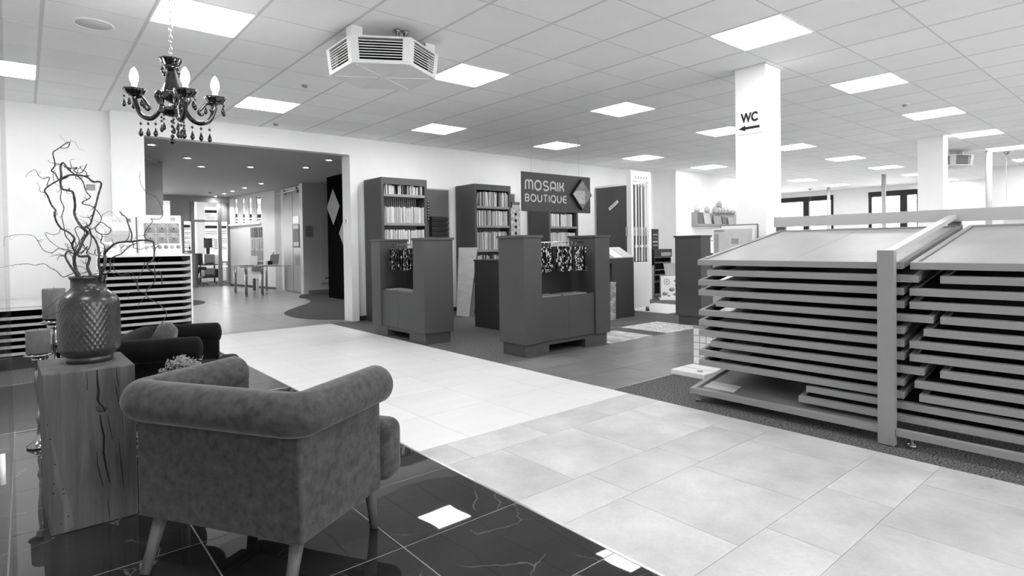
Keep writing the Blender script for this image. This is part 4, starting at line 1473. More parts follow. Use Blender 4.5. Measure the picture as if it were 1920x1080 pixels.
tc_ = thing('patterned_cube', 'white cube with grey floral ornament beside the profile tower', 'cube', (10.15, 7.22, 0), math.radians(-50))
obj('cube_body', B(0, 0, 0.035, 0.36, 0.36, 0.49), M_WHITEL, tc_, bevel=0.004)
obj('base_plate', B(-0.03, -0.03, 0, 0.39, 0.39, 0.035), M_WHITEL, tc_)


def face_disc(x, z, r, n=10, h=0.004, sq=1.0):
    return MB().lathe([(r, 0), (r, h)], (0, 0, 0), n).xf(Matrix.Translation((x, 0.0, z)) @ Matrix.Diagonal((1, 1, sq, 1)) @ Matrix.Rotation(PI / 2, 4, 'X'))


for k in range(8):
    a = 2 * PI * k / 8
    obj('ornament', face_disc(0.12 + 0.055 * math.cos(a), 0.38 + 0.055 * math.sin(a), 0.014), M_PRINTM, tc_)
obj('ornament', face_disc(0.12, 0.38, 0.020), M_PRINTM, tc_)
for (x, z, r) in [(0.08, 0.13, 0.055), (0.22, 0.22, 0.06), (0.29, 0.12, 0.045), (0.16, 0.09, 0.03), (0.30, 0.40, 0.04), (0.31, 0.31, 0.03)]:
    obj('ornament', face_disc(x, z, r, 14, 0.004, 0.7), M_PRINTM, tc_)
o = obj('pale_sample', MB().hexa([(0, 0, 0), (0.34, 0, 0), (0.34, 0.02, 0), (0, 0.02, 0)], [(-0.06, 0.10, 0.30), (0.34, 0.10, 0.30), (0.34, 0.12, 0.30), (-0.06, 0.12, 0.30)]), M_TILEA)
o.location = (10.32, 7.22, 0.491)
o.rotation_euler = (0, 0, math.radians(-50))
o.scale = (0.7, 0.7, 0.9)
tag(o, 'pale sample board leaning above the patterned cube', 'sample board')
o = obj('grey_post', B(10.04, 7.36, 0, 10.12, 7.44, 0.72), M_ALU, bevel=0.004)
tag(o, 'short grey post between the profile tower and the cube', 'post')

# framed posters, white shower board and tile grid beside the rack
st_ = thing('poster_stand', 'grey panel stand holding framed posters in front of the WC pillar', 'stand', (5.32, 2.70, 0))
obj('panel', B(0, 0, 0, 0.04, 0.46, 1.03), M_TRAYL, st_)
obj('ledge', B(-0.05, 0, 1.03, 0.12, 0.50, 1.05), M_WHITEL, st_)
obj('foot', B(0, 0.05, 0, 0.25, 0.12, 0.03), M_TRAYL, st_)
for k, (ya, yb, x, zt_, lab) in enumerate([(2.73, 3.155, 5.32, 1.328, 'framed poster of a pale interior in front of the WC pillar'), (2.71, 3.10, 5.37, 1.362, 'dark edged frame just behind the pale interior poster')]):
    t = thing('framed_poster', lab, 'poster', (x, ya, 1.0505))
    obj('frame', B(0, 0, 0, 0.015, yb - ya, zt_ - 1.05), [M_WHITEL, M_ALU][k], t)
    obj('print', B(-0.002, 0.012, 0.012, 0, yb - ya - 0.012, zt_ - 1.062), [mat('print_pale', 0.56, 0.7, var=0.12, scale=6), M_PAPER][k], t)
    if k == 0:
        obj('print_patch', B(-0.003, 0.15, 0.12, -0.002, 0.225, 0.175), M_PRINTM, t)
        obj('print_patch', B(-0.003, 0.30, 0.24, -0.002, 0.41, 0.262), M_PRINTM, t)
        obj('print_patch', B(-0.003, 0.36, 0.02, -0.002, 0.41, 0.22), M_TILEA, t)
t = thing('shower_board', 'low white board with a ring drain on the carpet by the rack', 'board', (4.47, 2.74, 0))
obj('board', B(0, 0, 0, 0.62, 0.34, 0.045), M_WHITEL, t, bevel=0.004)
obj('groove', B(0.17, 0, 0.045, 0.18, 0.34, 0.0455), M_PRINTM, t)
obj('ring', MB().tube([(0.09 + 0.024 * math.cos(2 * PI * k / 20), 0.10 + 0.024 * math.sin(2 * PI * k / 20), 0.048) for k in range(20)], 0.004, 6, closed=True), M_STEEL, t)
t = thing('tile_grid_board', 'white board of small square tiles standing behind the low white board', 'sample board', (4.82, 2.46, 0.046))
obj('backing', B(0.01, 0, 0, 0.03, 0.62, 0.36), M_PRINTM, t)
tg = B(-0.004, -0.030, -0.030, 0.004, 0.030, 0.030).mesh('tile')
tg.materials.append(M_PAPER)
for i in range(9):
    for j in range(5):
        obj('tile', tg, M_PAPER, t, loc=(0.006, 0.042 + i * 0.067, 0.036 + j * 0.067))
o = obj('upright_board', B(5.24, 2.50, 0, 5.27, 2.69, 0.92), M_TRAYL)
tag(o, 'pale upright panel glimpsed between the left trays and the pillar', 'panel')

# slim round pipes far away
for (x, y, r, lab) in [(20.57, 7.94, 0.052, 'slim white pole before the far left window'), (17.77, 5.46, 0.052, 'slim white pole before the far right window'), (14.93, 2.72, 0.052, 'slim white pole at the right beside the distant air conditioner')]:
    t = thing('slim_pole', lab, 'pole', (x, y, 0))
    obj('shaft', MB().cyl((0, 0, 0.02), (0, 0, ZC), r, n=18), M_PRINTL, t)
    obj('base_ring', MB().cyl((0, 0, 0), (0, 0, 0.03), r + 0.03, n=18), M_WHITEL, t)
o = obj('wall_rail', B(18.30, 1.5, 1.72, 18.45, 3.0, 1.78), M_PRINTL)
tag(o, 'long pale shelf board on the far right wall', 'shelf')
for k, (x, y) in enumerate([(1519, 354), (1887, 285)]):
    p = on_z(x, y, ZC)
    t = thing('pendant_cap', ['small pendant cap hanging before the far left window', 'small pendant cap hanging at the far right'][k], 'pendant', (p.x, p.y, ZC))
    obj('canopy', MB().lathe([(0.06, 0), (0.015, -0.06)], n=14), M_STEEL, t)
    obj('cord', MB().cyl((0, 0, -0.055), (0, 0, -1.0), 0.003, n=6), M_PRINTL, t)

# ------------------------------------------------------------------ air conditioners under the ceiling


def air_conditioner(loc, rz, label, sc_=1.0):
    t = thing('air_conditioner', label, 'air conditioner', loc, rz, 'hexagonal ceiling air conditioners')
    RT_, RB_, HH = 0.47 * sc_, 0.445 * sc_, 0.205
    z1, z0 = -0.105, -0.105 - HH
    A_ = [math.radians(-120 + 60 * k) for k in range(7)]
    obj('top_cover', MB().prism([(RT_ * math.cos(a), RT_ * math.sin(a)) for a in A_[:6]], z1 - 0.012, z1), M_ACW, t)
    obj('core', MB().prism([(RT_ * 0.80 * math.cos(a), RT_ * 0.80 * math.sin(a)) for a in A_[:6]], z0 + 0.02, z1 - 0.012), M_VOID, t)
    bp_ = obj('bottom_cover', MB().prism([(RB_ * 0.998 * math.cos(a), RB_ * 0.998 * math.sin(a)) for a in A_[:6]], z0 - 0.004, z0 - 0.0005), M_ACB, t)
    for k in range(6):
        d_ = Vector((math.cos(A_[k]), math.sin(A_[k]), 0))
        obj('rib', MB().bar(d_ * 0.05 + Vector((0, 0, z0 - 0.006)), d_ * RB_ * 0.9 + Vector((0, 0, z0 - 0.006)), 0.006, 0.005), M_ACW, bp_)
    for k in range(6):
        a, b = A_[k], A_[k + 1]
        ta, tb = Vector((RT_ * math.cos(a), RT_ * math.sin(a), z1)), Vector((RT_ * math.cos(b), RT_ * math.sin(b), z1))
        ba, bb = Vector((RB_ * math.cos(a), RB_ * math.sin(a), z0)), Vector((RB_ * math.cos(b), RB_ * math.sin(b), z0))
        outv = ((ta + tb) / 2)
        outv.z = 0
        outv.normalize()

        def P(u, v, d=0.0):
            return ta.lerp(tb, u).lerp(ba.lerp(bb, u), v) - outv * d

        def slab(u0, u1, v0, v1, d0, d1):
            return [P(u0, v1, d1), P(u1, v1, d1), P(u1, v1, d0), P(u0, v1, d0)], [P(u0, v0, d1), P(u1, v0, d1), P(u1, v0, d0), P(u0, v0, d0)]

        fm = MB()
        for (u0, u1, v0, v1) in ((0, 1, 0, 0.07), (0, 1, 0.88, 1.0), (0, 0.13, 0.07, 0.88), (0.87, 1, 0.07, 0.88)):
            fm.hexa(*slab(u0, u1, v0, v1, 0.0, 0.03))
        g = obj('grille', fm, M_ACW, t)
        for j in range(7):
            v = 0.16 + j * 0.10
            obj('slat', MB().hexa(*slab(0.13, 0.87, v, v + 0.032, 0.003, 0.010)), M_ACW, g)
    return t


AC1 = (2.385, 4.50, ZC)
aang = math.atan2(-0.862, -0.508)
air_conditioner(AC1, aang + math.radians(90), 'white hexagonal air conditioner hanging near the chandelier')
air_conditioner((14.40, 3.32, ZC), aang + math.radians(90), 'distant white hexagonal air conditioner right of the second pillar', 1.0)
for i, (bx, by, lab) in enumerate([(2.06, 4.36, 'left'), (2.74, 4.36, 'right')]):
    o = obj('hanger_duct', B(bx - 0.05, by - 0.05, ZC - 0.106, bx + 0.05, by + 0.05, ZC - 0.0005), M_ACW, bevel=0.01)
    tag(o, 'white hanger duct above the near air conditioner, %s one' % lab, 'duct', 'hanger ducts of the near air conditioner')
for i, (bx, by) in enumerate([(2.36, 4.21), (2.43, 4.20)]):
    t = thing('pipe_stub', 'metal pipe stub above the near air conditioner, %s of the two' % ['left', 'right'][i], 'pipe', (bx, by, ZC - 0.1045), 0, 'pipe stubs of the near air conditioner')
    obj('pipe', MB().cyl((0, 0, 0), (0, 0, 0.103), 0.018, n=12), M_STEEL, t)
    obj('flange', MB().cyl((0, 0, 0.085), (0, 0, 0.103), 0.028, n=12), M_STEEL, t)
for i, (bx, by) in enumerate([(14.15, 3.25), (14.52, 3.10)]):
    o = obj('hanger_duct', B(bx - 0.05, by - 0.05, ZC - 0.106, bx + 0.05, by + 0.05, ZC - 0.0005), M_ACW)
    tag(o, 'white hanger duct above the distant air conditioner, %s one' % ['left', 'right'][i], 'duct', 'hanger ducts of the distant air conditioner')

# ceiling fittings
t = thing('ceiling_speaker', 'round flush loudspeaker grille in the ceiling, upper left', 'loudspeaker', (0.45, 5.546, ZC))
obj('rim', MB().lathe([(0.135, 0), (0.135, -0.008), (0.118, -0.008), (0.118, 0)], n=40, cap=False), M_CTILE, t)
obj('grille', MB().lathe([(0.118, -0.001), (0.118, -0.005)], n=40), M_CBAR, t)
for k, (x, y, lab) in enumerate([(2.351, 6.216, 'small detector on the ceiling left of the near air conditioner'), (2.752, 8.39, 'small detector on the ceiling just before the opening lintel'), (8.811, 2.46, 'small detector on the ceiling between two right light panels')]):
    t = thing('ceiling_detector', lab, 'detector', (x, y, ZC))
    obj('base', MB().lathe([(0.045, 0), (0.045, -0.010)], n=18), M_WHITEL, t)
    obj('dome', MB().lathe([(0.032, -0.010), (0.028, -0.030), (0.012, -0.038)], n=18), M_STEEL, t)

# ------------------------------------------------------------------ armchairs


def armchair(loc, rz, label, m_, legm, cushion=None):
    t = thing('armchair', label, 'armchair', loc, rz)
    Z0, Z1 = 0.19, 0.60
    W2, D_ = 0.375, 0.50

    def soft(name, mb, bv=0.02, sg_=4, mm=None, par=None):
        o = obj(name, mb, mm or m_, par or t, bevel=bv, seg=sg_)
        o.data.polygons.foreach_set('use_smooth', [True] * len(o.data.polygons))
        return o

    sh = MB().prism([(-W2, 0), (W2, 0), (W2, D_), (W2 - 0.07, D_), (W2 - 0.07, 0.08), (-W2 + 0.07, 0.08), (-W2 + 0.07, D_), (-W2, D_)], Z0, Z1)
    obj('shell', sh, m_, t, bevel=0.012, seg=3)
    # rolled rim round the back and the arms
    path = []
    xr, zr, rr = W2 - 0.004, 0.625, 0.077
    for k in range(9):
        path.append((-xr, D_ - 0.02 - k * (D_ - 0.07) / 8, zr))
    for k in range(1, 6):
        a = PI + k * (PI / 2) / 6
        path.append((-xr + 0.06 + 0.06 * math.cos(a), 0.05 + 0.044 * math.sin(a), zr))
    for k in range(17):
        path.append((-xr + 0.06 + k * (2 * xr - 0.12) / 16, 0.006, zr))
    for k in range(1, 6):
        a = 1.5 * PI + k * (PI / 2) / 6
        path.append((xr - 0.06 + 0.06 * math.cos(a), 0.05 + 0.044 * math.sin(a), zr))
    for k in range(9):
        path.append((xr, 0.05 + k * (D_ - 0.07) / 8, zr))
    rad = [rr] * len(path)
    # round the two arm ends
    e0, e1 = [], []
    for k in range(4):
        a = k * PI / 2 / 4
        e0.append(((-xr, D_ - 0.02 + 0.035 * math.cos(a), zr), rr * max(math.sin(a), 0.05)))
        e1.append(((xr, D_ - 0.02 + 0.035 * math.sin(a + PI / 8), zr), rr * math.cos(a + PI / 8)))
    path = [e[0] for e in e0] + path + [e[0] for e in e1]
    rad = [e[1] for e in e0] + rad + [e[1] for e in e1]
    obj('rolled_rim', MB().tube(path, rad, 22), m_, t)
    # inner slope of arms and back
    soft('inner_back', B(-W2 + 0.075, 0.07, 0.40, W2 - 0.075, 0.14, 0.64), 0.03)
    # T-shaped seat
    seat = soft('seat', MB().box(-W2 + 0.075, 0.09, Z0 + 0.012, W2 - 0.075, 0.52, 0.44), 0.03)
    soft('seat_front', B(-W2 - 0.03, 0.495, Z0 + 0.008, W2 + 0.03, 0.64, 0.455), 0.05, 5, None, seat)
    if cushion:
        cu = obj('back_cushion', MB().lathe([(0.01, -0.05), (0.17, -0.045), (0.20, 0.0), (0.19, 0.05), (0.01, 0.07)], (0, 0, 0), 28).xf(Matrix.Translation((0.02, 0.20, 0.57)) @ Matrix.Rotation(math.radians(75), 4, 'X')), cushion, t)
    for sx_ in (-1, 1):
        for (y0, y1) in ((0.06, -0.045), (0.50, 0.52)):
            xo = 0.03 if y1 < 0 else 0.0
            obj('leg', MB().tube([(sx_ * (W2 - 0.055) + xo, y1, 0.0), (sx_ * (W2 - 0.057) + xo / 2, (y0 + y1) / 2, 0.10), (sx_ * (W2 - 0.06), y0, Z0 + 0.01)], [0.017, 0.021, 0.026], 14), legm, t)
    return t


armchair((0.50, 2.26, 0), math.radians(-59.3), 'grey velvet armchair with rolled rim and wooden legs, back to the camera', M_VELV, M_LEGW)
ac2_ = armchair((0.505, 4.425, 0), math.radians(-112), 'black velvet armchair behind the small leafy plant', M_VELVD, M_LEGW, M_VELVC)
ac2_.scale = (0.94, 0.94, 0.94)

# ------------------------------------------------------------------ oak block with vase and twigs
t = thing('oak_block', 'cracked oak block used as a pedestal under the vase', 'pedestal', (0.045, 3.075, 0))
bm_ = MB()
bot = [(0.014, 0.0, 0), (0.325, 0.0, 0), (0.325, 0.43, 0), (0.0, 0.43, 0)]
topc = [(0.0, 0.0, 0.68), (0.325, 0.0, 0.68), (0.318, 0.435, 0.68), (-0.008, 0.44, 0.68)]
bm_.hexa(bot, topc)
blk = obj('timber', bm_, M_BLOCK, t, bevel=0.006)


def crackline(pts, wd):
    """a narrow crack on the front face, tapering at both ends"""
    n = len(pts)
    L_, R2 = [], []
    for i, (x, z) in enumerate(pts):
        w_ = wd * (0.25 + 0.75 * math.sin(PI * (i + 0.4) / n))
        L_.append((x - w_ / 2, z))
        R2.append((x + w_ / 2, z))
    mb = MB()
    for i in range(n - 1):
        q = [L_[i], R2[i], R2[i + 1], L_[i + 1]]
        f_ = [(x, -0.0008, z) for x, z in q]
        k_ = [(x, 0.004, z) for x, z in q]
        mb.add(f_ + k_, [(0, 1, 2, 3), (7, 6, 5, 4), (0, 4, 5, 1), (1, 5, 6, 2), (2, 6, 7, 3), (3, 7, 4, 0)])
    return mb


for (pts, wd) in [([(0.186, 0.675), (0.187, 0.62), (0.190, 0.58), (0.186, 0.545), (0.192, 0.525), (0.205, 0.51)], 0.010),
                  ([(0.193, 0.48), (0.196, 0.44), (0.205, 0.38), (0.202, 0.31), (0.210, 0.24), (0.222, 0.17)], 0.008),
                  ([(0.150, 0.665), (0.151, 0.63), (0.150, 0.59)], 0.003), ([(0.255, 0.67), (0.258, 0.62), (0.264, 0.59)], 0.003),
                  ([(0.250, 0.60), (0.256, 0.56), (0.262, 0.52)], 0.003), ([(0.22, 0.47), (0.226, 0.42), (0.236, 0.36)], 0.003),
                  ([(0.178, 0.32), (0.180, 0.26), (0.19, 0.20), (0.198, 0.16)], 0.004), ([(0.258, 0.36), (0.262, 0.28), (0.268, 0.20), (0.272, 0.13)], 0.003),
                  ([(0.272, 0.48), (0.274, 0.42), (0.275, 0.37)], 0.002), ([(0.212, 0.10), (0.216, 0.05), (0.218, 0.01)], 0.003)]:
    obj('crack', crackline(pts, wd), M_CRACK, blk)
obj('knot', MB().lathe([(0.021, 0), (0.019, 0.0008)], (0, 0, 0), 18).xf(Matrix.Translation((0.20, 0.0, 0.505)) @ Matrix.Diagonal((1, 1, 0.85, 1)) @ Matrix.Rotation(PI / 2, 4, 'X')), M_KNOT, blk)
for (pts, wd) in [([(0.185, 0.515), (0.20, 0.508), (0.215, 0.50)], 0.003), ([(0.205, 0.51), (0.208, 0.495), (0.213, 0.485)], 0.003)]:
    obj('crack', crackline(pts, wd), M_CRACK, blk)
sap = MB()
for i in range(8):
    z0_, z1_ = 0.42 - 0.05 * i, 0.42 - 0.05 * (i + 1)
    wv = lambda q: 0.018 + 0.006 * q + 0.004 * math.sin(q * 1.3)
    xa, xb = wv(i), wv(i + 1)
    wa, wb_ = 0.006 + 0.003 * i, 0.006 + 0.003 * (i + 1)
    q = [(xa, z0_), (xb, z1_), (xb + wb_, z1_), (xa + wa, z0_)]
    sap.add([(x, -0.0006, z) for x, z in q], [(0, 1, 2, 3)])
obj('sapwood_streak', sap, M_BLOCKT, blk)
for (x, z) in [(0.014, 0.47), (0.022, 0.41), (0.035, 0.30), (0.03, 0.22), (0.028, 0.18), (0.06, 0.19), (0.062, 0.17), (0.075, 0.07), (0.05, 0.045)]:
    obj('worm_hole', MB().lathe([(0.0028, 0), (0.0028, 0.002)], (0, 0, 0), 8).xf(Matrix.Translation((x, 0.0, z)) @ Matrix.Rotation(PI / 2, 4, 'X')), M_CRACK, blk)

VC = Vector((0.225, 3.315, 0.68))
vase = thing('glass_vase', 'large dark honeycomb glass vase on the oak block', 'vase', VC)
prof = []
for k in range(120):
    z = 0.028 + 0.30 * k / 119
    u = k / 119
    r = 0.116 + 0.004 * math.sin(PI * u)
    if u < 0.12:
        r *= 0.80 + 0.20 * math.sin(PI / 2 * u / 0.12)
    if u > 0.80:
        r *= 1 - 0.34 * (1 - math.cos(PI / 2 * (u - 0.80) / 0.20)) ** 1.2
    prof.append((r, z))
vm, fs = [], []
NA = 288
for i, (r, z) in enumerate(prof):
    for k in range(NA):
        a = 2 * PI * k / NA
        rowp = z / 0.017
        hx = max((math.cos(18 * a) * math.cos(PI * rowp / 2)) ** 2, (math.sin(18 * a) * math.sin(PI * rowp / 2)) ** 2)
        fade = min(1, max(0, (0.29 - z) / 0.02)) * min(1, max(0, (z - 0.045) / 0.02))
        rr = r + 0.0018 * fade * hx
        vm.append((rr * math.cos(a), rr * math.sin(a), z))
for i in range(len(prof) - 1):
    for k in range(NA):
        k2 = (k + 1) % NA
        fs.append((i * NA + k, i * NA + k2, (i + 1) * NA + k2, (i + 1) * NA + k))
obj('body', MB().add(vm, fs, True), M_VASE, vase)
obj('foot', MB().lathe([(0.084, 0), (0.090, 0.004), (0.090, 0.022), (0.084, 0.030), (0.094, 0.034)], n=48), M_VASE, vase)
obj('neck', MB().lathe([(0.078, 0.326), (0.068, 0.340), (0.067, 0.378), (0.074, 0.384), (0.074, 0.394), (0.066, 0.394), (0.062, 0.34)], n=48, cap=False), M_VASE, vase)
# the twigs: each its own tangled stem rising from the neck
DV = (VC - CAMPOS).dot(FW)


def c6(x, y):
    return (50 + x * 0.2592, 260 + y * 0.2592)


def c3b(x, y):
    return (x * 0.2778, 480 + y * 0.2778)


TW_ = [
    ('thick looped stem of the twig bunch, tallest right loop', [(400, 1040), (375, 985), (350, 930), (345, 850), (380, 800), (410, 730), (440, 680), (410, 650), (370, 600), (345, 540), (350, 480), (335, 390), (300, 375), (255, 360), (247, 300), (290, 270), (340, 262), (430, 275), (480, 312), (520, 310), (540, 330), (520, 400), (500, 480), (470, 590), (455, 625), (425, 635)], 0.0062, 0.0040, -0.03),
    ('thick looped stem of the twig bunch, left loop', [(455, 1040), (460, 985), (440, 930), (455, 870), (440, 850), (380, 850), (340, 800), (330, 760), (345, 720), (300, 675), (250, 650), (215, 600), (200, 540), (210, 520), (180, 480), (150, 410), (130, 380), (150, 350), (230, 300), (300, 270)], 0.0060, 0.0036, 0.05),
    ('crooked top twig with a small eyelet, highest of the bunch', [(300, 275), (235, 295), (205, 250), (180, 230), (205, 190), (190, 110), (200, 90), (240, 65), (290, 30), (312, 30), (300, 60), (270, 70), (240, 65)], 0.0036, 0.0016, 0.05),
    ('wiry twig zigzagging inside the right loop', [(250, 290), (250, 260), (245, 200), (265, 175), (300, 220), (350, 260), (400, 300), (430, 380), (460, 425), (400, 465), (480, 495), (540, 570), (510, 630), (460, 660)], 0.0042, 0.0018, -0.04),
    ('short spiky twig end at the upper right of the loops', [(270, 200), (300, 215), (365, 212), (340, 230), (380, 250), (410, 230), (435, 185)], 0.0026, 0.0020, 0.02),
    ('long right twig arching over the white rack and hanging down', [(530, 1040), (535, 985), (560, 930), (570, 870), (565, 830), (600, 790), (650, 755), (720, 745), (760, 745), (830, 735), (900, 740), (920, 760), (922, 850), (900, 890), (875, 900), (880, 940), (930, 970), (960, 960), (978, 1000), (980, 1060)], 0.0062, 0.0026, -0.08),
    ('small upright twig on the right arching branch', [(755, 745), (760, 690), (735, 620), (720, 570), (690, 550), (672, 525)], 0.0034, 0.0018, -0.08),
    ('hair-thin twig rising at the right before the opening', [(905, 742), (860, 720), (858, 670), (910, 600), (900, 580), (960, 580), (985, 540), (960, 460), (920, 410), (870, 395), (820, 310), (822, 240)], 0.0020, 0.0008, -0.08),
    ('upper thin twig reaching far left with a drooping tip', [(330, 810), (270, 800), (230, 795), (180, 825), (120, 805), (80, 740), (40, 700), (-60, 695), (-130, 705), (-160, 720), (-165, 780)], 0.0020, 0.0008, -0.02),
    ('lower thin twig reaching to the left picture edge', [(360, 960), (310, 985), (260, 1000), (220, 960), (170, 935), (125, 905), (60, 915), (0, 905), (-100, 915), (-215, 938)], 0.0022, 0.0009, -0.05),
    ('wavy thin twig between the two loops', [(250, 340), (250, 380), (245, 440), (270, 500), (255, 560), (270, 640), (280, 700), (310, 740), (340, 800)], 0.0020, 0.0024, 0.03),
    ('stout stem in the middle of the bunch', [(545, 1040), (540, 985), (520, 900), (525, 820), (500, 740), (465, 690), (450, 650), (410, 640)], 0.0056, 0.0042, 0.01),
    ('curly ring twig before the left poster', [(570, 850), (560, 770), (535, 750), (545, 700), (505, 670), (500, 640), (540, 605), (590, 640), (610, 655), (590, 690), (540, 690)], 0.0026, 0.0018, -0.05),
    ('knotted stem crossing low on the left of the bunch', [(385, 1040), (360, 985), (310, 910), (280, 850), (300, 815), (340, 830), (400, 820), (440, 780)], 0.0056, 0.0034, 0.04),
    ('pointed thin twig loop left of the stems', [(245, 630), (235, 680), (190, 695), (135, 680), (160, 730), (220, 780), (280, 810), (320, 815)], 0.0014, 0.0012, 0.06),
    ('thin forked twig at the upper left', [(235, 300), (150, 340), (165, 280), (120, 290), (85, 265), (60, 225), (10, 250), (-8, 278)], 0.0022, 0.0008, 0.04),
    ('drooping thin twig right of the vase neck', [(590, 880), (620, 910), (640, 960), (700, 990), (760, 970), (800, 1040), (810, 1090)], 0.0018, 0.0009, -0.10),
    ('bent stem at the right of the neck', [(560, 1040), (570, 985), (605, 950), (605, 880), (640, 850), (690, 830), (740, 780), (800, 755)], 0.0040, 0.0022, -0.06),
    ('short tangled twig before the left poster', [(690, 830), (680, 800), (710, 770), (730, 790), (735, 800)], 0.0016, 0.0010, -0.07),
    ('fine tangled twig in the heart of the bunch', [(340, 830), (380, 740), (360, 690), (350, 650), (380, 640), (420, 680), (380, 760), (420, 800), (390, 840)], 0.0022, 0.0016, -0.03),
    ('curling fine twig beside the heart of the bunch', [(430, 830), (460, 770), (465, 700), (440, 690), (400, 720), (430, 800), (480, 840), (500, 800)], 0.0024, 0.0014, -0.05),
]
for (lab, pts, r0, r1, dd) in TW_:
    n = len(pts)
    P3 = []
    for i, q in enumerate(pts):
        x, y = c6(*q)
        off = dd * math.sin(PI * min(1.0, (i + 1) / 4) / 2) + 0.025 * math.sin(i * 1.7 + dd * 60)
        P3.append(on_depth(x, y, DV + off))
    sp_ = curve_pts(P3, 5)
    m_ = len(sp_)
    rad = [(r0 + (r1 - r0) * i / (m_ - 1)) * ((1.22 - 0.34 * min(1, 2.2 * i / m_) if r0 > 0.004 else 0.92) + 0.12 * math.sin(i * 2.3)) for i in range(m_)]
    mb = MB().tube(sp_, rad, 7)
    # side shoots: short curling twigs along the stem
    for q in range(max(2, m_ // (7 if r0 > 0.004 else 10))):
        i0 = random.randrange(4, m_ - 2) if m_ > 8 else 1
        p_ = Vector(sp_[i0])
        dv_ = Vector((random.gauss(0, 1), random.gauss(0, 1), random.gauss(0.4, 1))).normalized()
        ln = random.uniform(0.015, 0.065) * (1.0 if r0 > 0.003 else 0.5)
        shoot = [p_]
        for e in range(7):
            dv_ = (dv_ + Vector((random.gauss(0, 1), random.gauss(0, 1), random.gauss(0, 1))) * 0.55).normalized()
            shoot.append(shoot[-1] + dv_ * ln / 4)
        sc2 = curve_pts(shoot, 3)
        rs = min(0.0022, rad[i0] * 0.6)
        mb.tube(sc2, [rs * (1 - 0.75 * e / (len(sc2) - 1)) for e in range(len(sc2))], 5)
    o = obj('twisted_twig', mb, M_BRANCH)
    tag(o, lab, 'twig', 'twisted twigs in the vase')
HG = [('hanging twig end with pale bead tip before the black armchair', [(1040, 60), (1045, 120), (1040, 180), (990, 230), (1000, 280), (1080, 330), (1125, 390), (1100, 440), (1085, 490), (1115, 505), (1125, 460)], 0.0022, 0.0012),
      ('hanging crooked twig left of the beaded one', [(980, 40), (960, 100), (930, 160), (930, 230), (985, 260), (940, 320), (930, 350)], 0.0016, 0.0010),
      ('straight thin stick crossing the vase shoulder', [(660, 155), (560, 245), (450, 340), (370, 390), (285, 418)], 0.0013, 0.0011),
      ('short straight stick pointing down left of the vase', [(640, 150), (560, 165), (425, 265), (330, 345), (272, 405)], 0.0010, 0.0009),
      ('thin twig bowing over the rack slats beside the vase', [(610, 130), (690, 110), (740, 100), (790, 140), (860, 120), (930, 200), (930, 240), (870, 250), (865, 290)], 0.0016, 0.0008)]
for k, (lab, pts, r0, r1) in enumerate(HG):
    dd = (-0.06, -0.09, -0.13, -0.13, -0.03)[k]
    P3 = [on_depth(*c3b(*q), DV + dd) for q in pts]
    sp_ = curve_pts(P3, 5)
    m_ = len(sp_)
    o = obj('twisted_twig', MB().tube(sp_, [r0 + (r1 - r0) * i / (m_ - 1) for i in range(m_)], 6), M_BRANCH)
    tag(o, lab, 'twig', 'twisted twigs in the vase')

# ------------------------------------------------------------------ candles and candlesticks


def candlestick(x, y, zt_, label, ball):
    t = thing('candlestick', label, 'candlestick', (x, y, 0))
    if ball:
        pr = [(0.10, 0), (0.10, 0.015), (0.03, 0.04), (0.025, 0.10), (0.06, 0.18), (0.085, 0.28), (0.06, 0.36), (0.035, 0.39), (0.062, 0.45), (0.062, 0.48), (0.035, 0.52), (0.04, 0.54), (0.04, 0.56)]
        s_ = zt_ / 0.585
    else:
        pr = [(0.068, 0), (0.070, 0.012), (0.04, 0.04), (0.016, 0.06), (0.018, 0.10), (0.012, 0.16), (0.022, 0.20), (0.012, 0.24), (0.016, 0.34), (0.024, 0.46), (0.022, 0.54), (0.018, 0.58), (0.034, 0.62), (0.034, 0.65)]
        s_ = zt_ / 0.672
    top_ = pr[-1][1] * s_
    obj('stem', MB().lathe([(r, z * s_) for r, z in pr], n=28), M_SILVER, t)
    obj('plate', MB().lathe([(0.03, top_ - 0.001), (0.070, top_ + 0.004), (0.073, top_ + 0.010), (0.04, zt_)], n=28), M_SILVER, t)
    return t


def candle(x, y, z, r, h, label):
    t = thing('pillar_candle', label, 'candle', (x, y, z))
    obj('wax', MB().lathe([(r * 0.98, 0), (r, 0.004), (r, h - 0.006), (r * 0.94, h), (r * 0.6, h - 0.004), (0.004, h - 0.006)], n=32), M_CANDLE, t)
    obj('wick', MB().cyl((0, 0, h - 0.008), (0.002, 0, h + 0.012), 0.0012, n=6), M_INK, t)


cb = on_z(73, 838)
cA = on_depth(72, 662, (cb - CAMPOS).dot(FW))
candlestick(cA.x, cA.y, cA.z, 'slender silver glass candlestick left of the oak block', False)
candle(cA.x, cA.y, cA.z + 0.0005, 0.060, on_depth(71, 618, (cb - CAMPOS).dot(FW)).z - cA.z, 'short pillar candle on the slender candlestick')
cB = on_depth(102, 597, 3.80)
candlestick(cB.x, cB.y, cB.z, 'bulbous silver glass candlestick half hidden behind the vase', True)
candle(cB.x, cB.y, cB.z + 0.0005, 0.062, on_depth(102, 541, 3.80).z - cB.z, 'tall pillar candle half hidden behind the vase')

